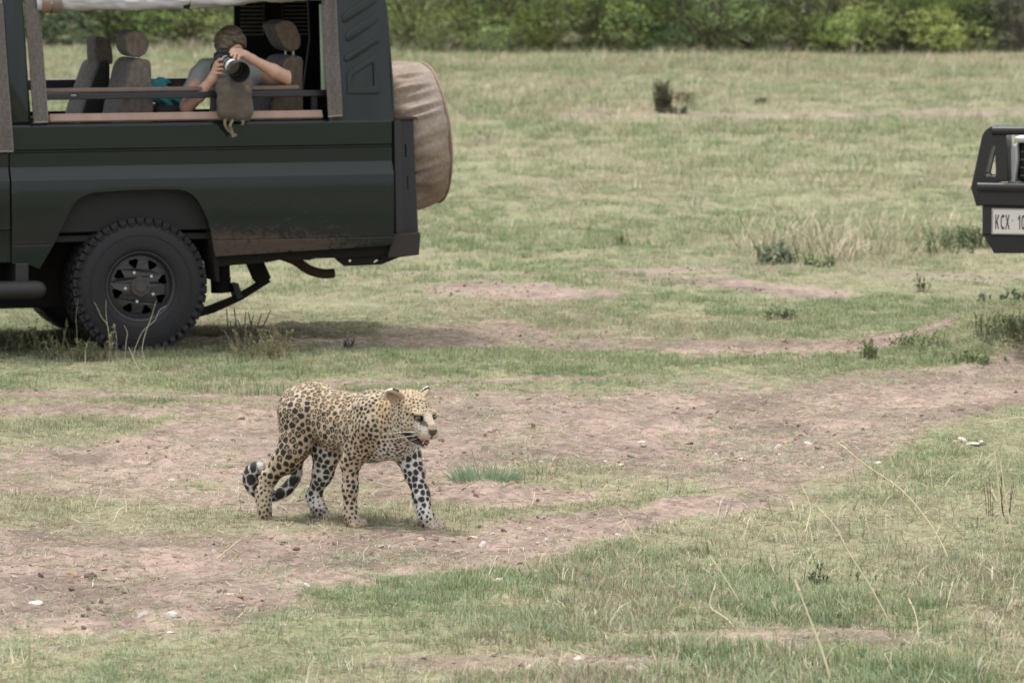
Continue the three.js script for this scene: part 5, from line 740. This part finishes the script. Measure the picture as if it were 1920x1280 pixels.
const leafMat = new THREE.MeshPhysicalMaterial({ vertexColors: true, roughness: 0.9, specularIntensity: 0.4, transmission: 0.35, thickness: 0, side: THREE.DoubleSide });
const foliage = (g, parent, name = 'foliage') => { const m = new THREE.Mesh(g, leafMat); m.name = name; m.castShadow = m.receiveShadow = true; parent.add(m); return m; };
function herb(name, label, cat, px, py, o, group) { // small plant of stems and leaves
  const g = ground(px, py), r = RNG(o.seed ?? (px * 7 + py)), p = base(name, label, cat, [g.x, height(g.x, g.z) - 0.005, g.z], 0, group), L = [], stems = [];
  for (let i = 0; i < o.n; i++) { const a = r() * 6.283, R = Math.sqrt(r()) * o.rx, b = V3(Math.cos(a) * R, -0.01, Math.sin(a) * R * (o.rz ?? 1)), h = o.h * (0.5 + r() * 0.6), t = b.clone().add(V3((r() - 0.5) * h * (o.lean ?? 0.7), h, (r() - 0.5) * h * (o.lean ?? 0.7))), m = b.clone().lerp(t, 0.5).add(V3((r() - 0.5) * 0.05 * h, 0.03 * h, 0)); stems.push(tube([b, m, t], o.sr ?? 0.0025, 6, 4, (k) => 1 - 0.5 * k));
    for (let k = 0; k < o.leaves; k++) { const f = (o.from ?? 0.25) + r() * (1 - (o.from ?? 0.25)), q = b.clone().lerp(t, f), d = V3(r() - 0.5, (r() - 0.25) * 0.9, r() - 0.5).normalize(), kk = 0.65 + r() * 0.7; L.push({ p: q, dir: d, up: V3(r() - 0.5, 1, r() - 0.5).normalize(), L: o.leaf * (0.6 + r() * 0.7), W: o.leaf * (o.lw ?? 0.22), c: o.col.map((c) => c * kk) }); } }
  part('stem', stems, twig(o.stem ?? [0.16, 0.13, 0.08]), p); if (L.length) foliage(leafGeo(L), p); return p;
}
const DK = [0.11, 0.145, 0.07], MID = [0.17, 0.22, 0.1], OL = [0.14, 0.15, 0.07], GREYG = [0.19, 0.22, 0.14];
herb('dark_shrub', 'small dark upright shrub alone in the far field beyond the tracks', 'shrub', 1243, 222, { n: 60, rx: 0.1, h: 0.37, leaves: 22, leaf: 0.045, col: [0.1, 0.105, 0.06], lean: 0.3, from: 0.02, sr: 0.005 });
herb('dark_shrub', 'low dark tuft leaning at the foot of the upright far shrub', 'shrub', 1262, 224, { n: 26, rx: 0.17, rz: 0.5, h: 0.1, leaves: 16, leaf: 0.04, col: [0.09, 0.09, 0.055], from: 0 });
herb('dark_shrub', 'small brown bush just right of and behind the upright far shrub', 'shrub', 1284, 196, { n: 26, rx: 0.12, h: 0.18, leaves: 14, leaf: 0.045, col: [0.18, 0.14, 0.08] });
herb('dark_shrub', 'tiny dark bush farther right on the far track edge', 'shrub', 1428, 194, { n: 16, rx: 0.08, h: 0.1, leaves: 14, leaf: 0.04, col: [0.13, 0.115, 0.07] });
herb('low_bush', 'low dense dark green bush left of the number plate', 'bush', 1835, 470, { n: 60, rx: 0.34, rz: 0.6, h: 0.17, leaves: 13, leaf: 0.04, col: DK, lean: 0.9 });
herb('low_bush', 'thin sprawling dark stems left of the bush by the number plate', 'bush', 1770, 478, { n: 26, rx: 0.25, h: 0.16, leaves: 9, leaf: 0.04, col: MID, lean: 1.1 });
herb('leafy_plant', 'pale leafy plant with dark leaf shadows in mid field', 'plant', 1452, 494, { n: 30, rx: 0.16, h: 0.17, leaves: 8, leaf: 0.055, col: GREYG, lean: 0.9, lw: 0.3 });
herb('leafy_plant', 'small flat leafy plant right of the pale leafy one', 'plant', 1540, 500, { n: 16, rx: 0.12, h: 0.09, leaves: 8, leaf: 0.045, col: MID, lean: 1 });
herb('leafy_plant', 'upright dark green weed beside the right end of the pale track', 'plant', 1630, 672, { n: 18, rx: 0.06, h: 0.12, leaves: 12, leaf: 0.028, col: MID, lean: 0.5 });
herb('leafy_plant', 'low dark green weeds right of the upright weed by the track', 'plant', 1720, 660, { n: 26, rx: 0.2, h: 0.09, leaves: 8, leaf: 0.03, col: MID, lean: 0.8 });
herb('low_bush', 'green weedy bush on the bank at the right edge', 'bush', 1885, 665, { n: 60, rx: 0.2, rz: 1, h: 0.14, leaves: 11, leaf: 0.028, col: MID, lean: 0.6 });
herb('low_bush', 'low green weeds left along the foot of the bank', 'bush', 1830, 682, { n: 30, rx: 0.18, rz: 0.6, h: 0.075, leaves: 9, leaf: 0.03, col: MID, lean: 0.8 });
herb('leafy_plant', 'dark small weed in mid field above the pale track', 'plant', 1465, 600, { n: 16, rx: 0.12, h: 0.07, leaves: 9, leaf: 0.035, col: DK });
herb('leafy_plant', 'small dark weed below the second vehicle', 'plant', 1735, 550, { n: 8, rx: 0.05, h: 0.12, leaves: 10, leaf: 0.03, col: DK });
herb('leafy_plant', 'grey green weed at the right edge under the second vehicle', 'plant', 1880, 570, { n: 16, rx: 0.16, h: 0.08, leaves: 8, leaf: 0.04, col: DK });
herb('leafy_plant', 'small dark tuft in the pale grass above the mid field', 'plant', 1166, 460, { n: 10, rx: 0.05, h: 0.1, leaves: 9, leaf: 0.03, col: OL });
herb('wheel_weed', 'dark sprawling weed left of the wheel under the vehicle', 'weed', 60, 662, { n: 22, rx: 0.22, h: 0.2, leaves: 10, leaf: 0.03, col: OL, lean: 0.8 });
herb('wheel_weed', 'tangle of green brown weeds against the front of the wheel', 'weed', 150, 674, { n: 46, rx: 0.2, rz: 0.35, h: 0.16, leaves: 12, leaf: 0.025, col: [0.14, 0.17, 0.08], lean: 0.8 });
herb('wheel_weed', 'bushy dry green weed right of the wheel', 'weed', 495, 672, { n: 46, rx: 0.16, h: 0.2, leaves: 8, leaf: 0.03, col: [0.17, 0.18, 0.08], lean: 0.9, stem: [0.26, 0.2, 0.12] });
herb('dry_twigs', 'bare dark twigs behind the weed right of the wheel', 'twigs', 455, 645, { n: 14, rx: 0.09, h: 0.24, leaves: 0, leaf: 0, col: DK, lean: 0.9, sr: 0.006, stem: [0.09, 0.07, 0.055] });
herb('dry_twigs', 'short black forked twig stump in the shadow behind the vehicle', 'twigs', 655, 652, { n: 7, rx: 0.03, h: 0.085, leaves: 3, leaf: 0.02, col: [0.04, 0.035, 0.03], lean: 1.2, sr: 0.006, stem: [0.035, 0.03, 0.025] });
herb('dry_twigs', 'bare dark twigs standing in the right foreground grass', 'twigs', 1862, 968, { n: 9, rx: 0.09, h: 0.2, leaves: 0, leaf: 0, col: DK, lean: 0.35, sr: 0.0022, stem: [0.1, 0.06, 0.05] });
herb('dark_sprig', 'dark blue green sprig on a leaning twig in the right foreground', 'plant', 1540, 1096, { n: 7, rx: 0.06, h: 0.075, leaves: 16, leaf: 0.02, col: [0.05, 0.09, 0.06], lean: 0.9 });
herb('dark_sprig', 'smaller dark sprig right of the leaning one', 'plant', 1622, 1095, { n: 6, rx: 0.035, h: 0.05, leaves: 14, leaf: 0.018, col: [0.06, 0.09, 0.055], lean: 0.9 });
{ // grass clump on the earth mound right of the leopard
  const g = ground(912, 905), r = RNG(5), p = base('grass_clump', 'bluish green grass clump on the earth mound right of the leopard', 'grass clump', [g.x, height(g.x, g.z) - 0.01, g.z]), L = [];
  for (let i = 0; i < 420; i++) { const a = r() * 6.283, R = Math.sqrt(r()) * 0.12, k = 0.75 + r() * 0.5; L.push({ p: V3(Math.cos(a) * R * 1.2, 0, Math.sin(a) * R), dir: V3(Math.cos(a) * (0.3 + r() * 0.9) + (r() - 0.5) * 0.5, 0.9, Math.sin(a) * (0.3 + r() * 0.8)), up: V3(r() - 0.5, 0.4, r() - 0.5).normalize(), L: 0.05 + r() * 0.08, W: 0.0022, c: [0.24 * k, 0.33 * k, 0.2 * k] }); }
  foliage(leafGeo(L), p, 'blades'); part('stalk', [tube([[-0.02, 0, 0], [-0.05, 0.1, 0], [-0.07, 0.17, 0.01]], 0.002, 8, 4)], twig([0.3, 0.32, 0.2]), p); part('stalk', [tube([[0.03, 0, 0], [0.02, 0.06, 0.02], [0.015, 0.09, 0.02]], 0.002, 8, 4)], twig([0.4, 0.36, 0.22]), p);
}
// long stalks: drawn through the pixels where they stand, foot on the ground
function stalk(label, pts, c, r0 = 0.0022, group = 'long dry stalks in the foreground grass', head = true) {
  const f = ground(...pts[pts.length - 1]), d = -f.z, w = pts.map(([x, y], i) => at(x, y, d + 0.04 * (pts.length - 1 - i)).sub(f)); w[w.length - 1].y = -0.01;
  const s = base('grass_stalk', label, 'grass stalk', f.toArray(), 0, head ? group : group); part('stem', [tube(w, r0 * (head ? 1.35 : 0.8), 24, 5, (t) => 0.55 + 0.6 * t)], twig(c), s);
  if (head) { const a = w[0], b = a.clone().lerp(w[1], 0.35); part('seed_head', [rod(a, b, r0 * 0.7, 6, r0 * 2.1)], twig(c.map((k) => k * 0.9)), s); }
}
const SC = [0.64, 0.55, 0.36], SB = [0.36, 0.29, 0.2], SG = [0.3, 0.31, 0.16];
stalk('long pale stalk arching highest across the right foreground grass', [[1568, 827], [1625, 872], [1690, 918], [1732, 965], [1764, 1015], [1784, 1055]], SC, 0.0026);
stalk('long pale stalk leaning left below the highest arching one', [[1533, 950], [1565, 985], [1592, 1035], [1630, 1095], [1672, 1168]], SC, 0.0024);
stalk('thick pale stalk rising left from the bottom edge at right', [[1490, 1085], [1515, 1150], [1540, 1215], [1560, 1275]], SC, 0.003);
stalk('upright pale stalk at the right edge, left of its pair', [[1865, 836], [1874, 920], [1886, 1032]], SC, 0.0024);
stalk('upright pale stalk at the right edge, right of its pair', [[1876, 862], [1886, 930], [1898, 995]], SC, 0.0022);
stalk('thin green stalk standing against the bare earth', [[1436, 800], [1420, 845], [1405, 886]], SG, 0.0018);
stalk('pale stalk bent flat at the right edge above the grass', [[1815, 802], [1860, 790], [1925, 784], [1960, 800]], SC, 0.0018);
stalk('short curved straw in the grass left of the arching stalk', [[1503, 908], [1520, 950], [1516, 978], [1508, 1000]], SC, 0.0018);
stalk('bent straw with a kink left of the dark sprig', [[1343, 1090], [1332, 1136], [1360, 1158], [1384, 1178]], SC, 0.0022);
stalk('long thin straw leaning left under the dirt edge', [[1330, 1040], [1365, 1092], [1398, 1142]], SC, 0.002);
stalk('thin straw leaning left at the dirt edge in mid foreground', [[1158, 955], [1182, 990], [1208, 1020]], SC, 0.002);
stalk('dark seed stalk standing right of the sprigs', [[1813, 1000], [1815, 1030], [1820, 1060]], SB, 0.003);
stalk('thin brown stalk in the grass below the pebbles', [[1593, 930], [1600, 960], [1608, 982]], SB, 0.002);
stalk('pale straw standing right of the thick stalk', [[1704, 1120], [1718, 1155], [1724, 1196]], SC, 0.0024);
stalk('leaning pale straw below the upright pair', [[1788, 1088], [1780, 1120], [1772, 1148]], SC, 0.002);
stalk('short bright straw right of the dark seed stalk', [[1862, 1062], [1861, 1078], [1862, 1096]], [0.6, 0.55, 0.42], 0.0024);
stalk('green stalk at the left end of the bottom grass', [[212, 1165], [222, 1195], [232, 1240]], SG, 0.0028);
stalk('tall green stalk at the bottom left corner', [[50, 1160], [54, 1200], [54, 1275]], SG, 0.003);
stalk('straw leaning right in the grass under the hind paws', [[452, 1010], [420, 1035], [395, 1052]], SC, 0.002);
stalk('straw lying on bare earth in the left foreground', [[345, 1085], [378, 1072], [400, 1058]], SC, 0.002);
// weeds in front of the wheel
const wh = (label, pts, c, r) => stalk(label, pts, c, r, 'thin weed stalks in front of the wheel', false);
wh('long pale stalk crossing the wheel, right of the two', [[311, 573], [298, 582], [290, 600], [268, 620], [254, 650], [247, 672]], [0.42, 0.36, 0.28], 0.0026);
wh('straight pale stalk crossing the wheel, left of the two', [[292, 564], [283, 595], [272, 625], [266, 655], [271, 674]], [0.4, 0.38, 0.27], 0.0026);
wh('short kinked stalk in front of the wheel centre', [[232, 610], [238, 624], [236, 640], [233, 674]], [0.36, 0.31, 0.24], 0.0026);
wh('pale straw leaning left below the wheel', [[240, 650], [250, 672], [262, 695]], [0.5, 0.44, 0.32], 0.0028);
wh('weed stalk with whorled seed heads before the wheel', [[176, 566], [184, 582], [190, 595], [200, 608], [204, 630], [210, 676]], [0.34, 0.34, 0.2], 0.0022);
wh('weed stalk with a pale bud before the wheel', [[198, 562], [198, 585], [200, 605], [203, 625], [205, 676]], [0.34, 0.34, 0.2], 0.002);
wh('reddish weed stalk before the wheel', [[212, 607], [216, 622], [218, 636], [216, 674]], [0.3, 0.2, 0.16], 0.0022);
wh('thin stalk before the tyre tread', [[146, 560], [142, 590], [143, 620], [146, 674]], [0.24, 0.21, 0.14], 0.0018);
wh('pale bent stalk at the left foot of the tyre', [[164, 640], [160, 655], [159, 678]], [0.5, 0.45, 0.36], 0.0026);
herb('whorl_weed', 'pale green weed with whorled heads before the wheel rim', 'weed', 203, 676, { n: 5, rx: 0.03, h: 0.24, leaves: 14, leaf: 0.018, col: [0.3, 0.32, 0.18], lean: 0.35, from: 0.75, sr: 0.0018 });
// stones one can tell apart
function stone(label, px, py, r, c, flat = 0.5, seed = 1) {
  const g = ground(px, py), q = new THREE.IcosahedronGeometry(r, 3), p = q.attributes.position; for (let i = 0; i < p.count; i++) { const x = p.getX(i) / r, y = p.getY(i) / r, z = p.getZ(i) / r, k = 0.75 + 0.5 * noise3(x * 1.6 + seed * 3, y * 1.6, z * 1.6) + 0.12 * noise3(x * 5 + seed, y * 5, z * 5); p.setXYZ(i, p.getX(i) * k * 1.25, p.getY(i) * k * flat, p.getZ(i) * k); } q.computeVertexNormals();
  const m = part('stone', [q], mat(c, 0.9), scene); m.position.set(g.x, height(g.x, g.z) + r * flat * 0.3, g.z); m.rotation.y = seed * 1.7; tag(m, label, 'stone', 'pale stones on the earth');
}
const WS = [0.52, 0.48, 0.43];
stone('white upright stone in the left foreground earth', 323, 1160, 0.019, WS, 0.9, 2); stone('long flat white stone at the left edge of the earth', 66, 1131, 0.03, WS, 0.3, 3); stone('white stone in the grass below the leopard', 935, 1088, 0.016, WS, 0.8, 4);
stone('flat white stone right of the front paw', 888, 1010, 0.015, WS, 0.35, 5); stone('grey stone right of the leopard front paw', 902, 1016, 0.014, [0.24, 0.18, 0.15], 0.6, 6); stone('white stone at the bottom edge among grass', 1085, 1236, 0.017, WS, 0.7, 7); stone('tan upright stone near the bottom edge', 994, 1258, 0.017, [0.6, 0.46, 0.35], 1, 8);
stone('white flat stone right of the bottom edge stones', 1180, 1252, 0.02, WS, 0.45, 9); stone('white stone where earth meets grass at right', 1646, 873, 0.02, WS, 0.5, 10); stone('long white stone at right above the grass', 1825, 834, 0.028, WS, 0.25, 11); stone('brown rock in the right foreground grass', 1190, 942, 0.02, [0.36, 0.26, 0.22], 0.6, 12);
stone('white stone low on the earth under the left grass', 318, 1188, 0.012, WS, 0.5, 13); stone('tan flat stone in the earth by the pebbles', 1390, 866, 0.016, [0.6, 0.46, 0.38], 0.5, 14); stone('white flat stone on the earth right of the leopard', 1205, 833, 0.02, WS, 0.3, 15); stone('orange stone in the earth right of the mound', 1165, 874, 0.014, [0.62, 0.42, 0.28], 0.5, 16);
stone('orange pebble on the left foreground earth', 243, 1142, 0.008, [0.5, 0.24, 0.1], 0.8, 17); stone('flat pale stone in the middle of the left earth', 435, 1120, 0.024, [0.5, 0.42, 0.36], 0.25, 18); stone('pale stone before the grass at bottom left', 530, 1172, 0.014, WS, 0.5, 19); stone('white pebble right of the tail', 1015, 870, 0.009, WS, 0.6, 20);
stone('dark clod on the earth right of the hind paws', 556, 1034, 0.014, [0.14, 0.09, 0.07], 0.7, 21); stone('dark clod on the earth above the leopard', 953, 722, 0.016, [0.12, 0.08, 0.06], 0.6, 22); stone('dark clods heap at the left of the earth', 166, 1088, 0.018, [0.13, 0.09, 0.075], 0.8, 23);

// ---------------------------------------------------------------- line of bushes at the far side
{
  const r = RNG(31337), TINT = [[0.25, 0.31, 0.11], [0.33, 0.37, 0.14], [0.2, 0.24, 0.11], [0.09, 0.15, 0.09], [0.27, 0.25, 0.14], [0.2, 0.28, 0.13], [0.035, 0.04, 0.025]];
  function crown(seed, R, Hh, tint, nL, leaf) {
    const q = RNG(seed), L = [], br = [], clumps = [];
    for (let i = 0; i < 64; i++) { const a = q() * 6.283, y = 0.02 + 0.92 * Math.pow(q(), 1.35), rr = R * Math.sqrt(Math.max(0.12, 1 - ((y - 0.3) / 0.68) ** 2)) * (0.45 + 0.6 * Math.sqrt(q())); clumps.push([V3(Math.cos(a) * rr, y * Hh, Math.sin(a) * rr), (0.16 + q() * 0.2) * Math.min(R, 1.4) * 1.15, 0.55 + q() * 0.85, q()]); }
    for (const [c, cr, k, hue] of clumps) { br.push(rod(V3((q() - 0.5) * 0.3, 0.05, (q() - 0.5) * 0.3), c, 0.012, 5, 0.004));
      for (let i = 0; i < nL / 64; i++) { const d = V3(q() - 0.5, q() - 0.42, q() - 0.5).normalize(), p = c.clone().addScaledVector(V3(d.x * 1.15, d.y * 0.75, d.z * 1.15), cr * (0.5 + 0.6 * Math.sqrt(q()))); const f = k * (0.7 + q() * 0.6); L.push({ p, dir: V3(d.x + q() - 0.5, d.y * 0.3 - 0.15 + q() * 0.4, d.z + q() - 0.5), up: V3(d.x * 0.5 + q() - 0.5, 0.9, d.z * 0.5 + q() - 0.5).normalize(), L: leaf * (0.6 + q() * 0.8), W: leaf * 0.3, c: [tint[0] * f * (0.9 + hue * 0.3), tint[1] * f, tint[2] * f] }); } }
    return [leafGeo(L), join(br)];
  }
  const kinds = TINT.map((t, i) => crown(500 + i, 1.55 + 0.2 * (i % 3), 2.9 + 0.4 * (i % 2), [t[0] * 1.3, t[1] * 1.42, t[2] * 1.3], 15000, 0.056 + 0.015 * (i % 2)));
  const place = (x, z, k, s, sy, label, group) => { const b = base('bush', label, 'bush', [x, -0.05, z], r() * 6.283, group); b.scale.set(s, sy, s); foliage(kinds[k][0], b, 'crown'); const m = new THREE.Mesh(kinds[k][1], twig([0.13, 0.1, 0.075])); m.name = 'branches'; m.castShadow = m.receiveShadow = true; b.add(m); };
  const GR = 'bushes along the far side of the field';
  // [pixel at the foot, depth, kind, size]
  const row = [[-160, 92, 3, 1.2, 'bush hidden left beyond the frame'], [60, 91, 2, 1.15, 'dark bush behind the left window of the green vehicle'], [215, 90, 3, 1.1, 'dark green bush behind the headrests in the window'], [350, 89, 0, 1.05, 'yellow green bush behind the person in the window'], [470, 91, 2, 1.1, 'bush behind the rear seat of the green vehicle'], [610, 91, 2, 1.2, 'bush hidden behind the rear panel'], [775, 88, 1, 1.05, 'yellow green bush just right of the rear panel'], [905, 87, 2, 0.9, 'olive bush second right of the rear panel'], [1010, 88, 0, 1.05, 'bright bush in the middle of the far bushes'], [1130, 87, 1, 0.9, 'pale bush left of the blue green one'], [1225, 90, 3, 1.15, 'dark blue green bush above the lone shrub'], [1330, 87, 5, 0.9, 'mid green bush right of the dark blue green one'], [1430, 88, 4, 1, 'brownish bush in the far row'], [1535, 87, 0, 1, 'green bush right of the brownish one'], [1640, 88, 5, 1.05, 'mid green bush toward the right of the row'], [1700, 86, 1, 0.9, 'bright yellow green bush near the right end'], [1745, 86.5, 0, 0.7, 'bright bush at the edge of the dark gap'], [1935, 86.5, 6, 1.05, 'very dark bush in the right corner gap'], [2120, 90, 2, 1.1, 'bush beyond the right edge']];
  row.forEach(([px, d, k, s, l]) => place(at(px, 90, d * 0.965).x, -d * 0.965, k, s, s * (0.9 + r() * 0.25), l, GR));
  for (let i = 0; i < 13; i++) { const x = -15 + i * 2.5 + (r() - 0.5); place(x, -95.5 - r() * 2.5, i % 2 ? 3 : 2, 1.3 + r() * 0.25, 1.35 + r() * 0.3, `tall dark bush in the rear row, ${['first', 'second', 'third', 'fourth', 'fifth', 'sixth', 'seventh', 'eighth', 'ninth', 'tenth', 'eleventh', 'twelfth', 'thirteenth'][i]} from the left`, 'rear row of dark bushes'); }
  // dry tufts along the foot of the bushes
  const list = []; for (let i = 0; i < 1500; i++) { const px = -150 + r() * 2250, d = 82 + r() * 5, p = at(px, 90, d); const v = noise2(px * 0.02, 3, 7); if (r() > v * 1.1) continue; const pink = r() < 0.55; list.push({ x: p.x, z: -d, y: -0.02, s: 0.28, h: 0.1 + r() * 0.3 * v, c: pick(r, pink ? [[0.36, 0.29, 0.22], [0.33, 0.25, 0.19], [0.4, 0.34, 0.24]] : GREEN), tilt: 0.5 }); }
  scatter('tall_grass', ['brown dry grass along the foot of the far bushes'], [tuftGeo(21, 14, 0.5, 0.018, 0.7)], list);
}
renderer.render(scene, camera);
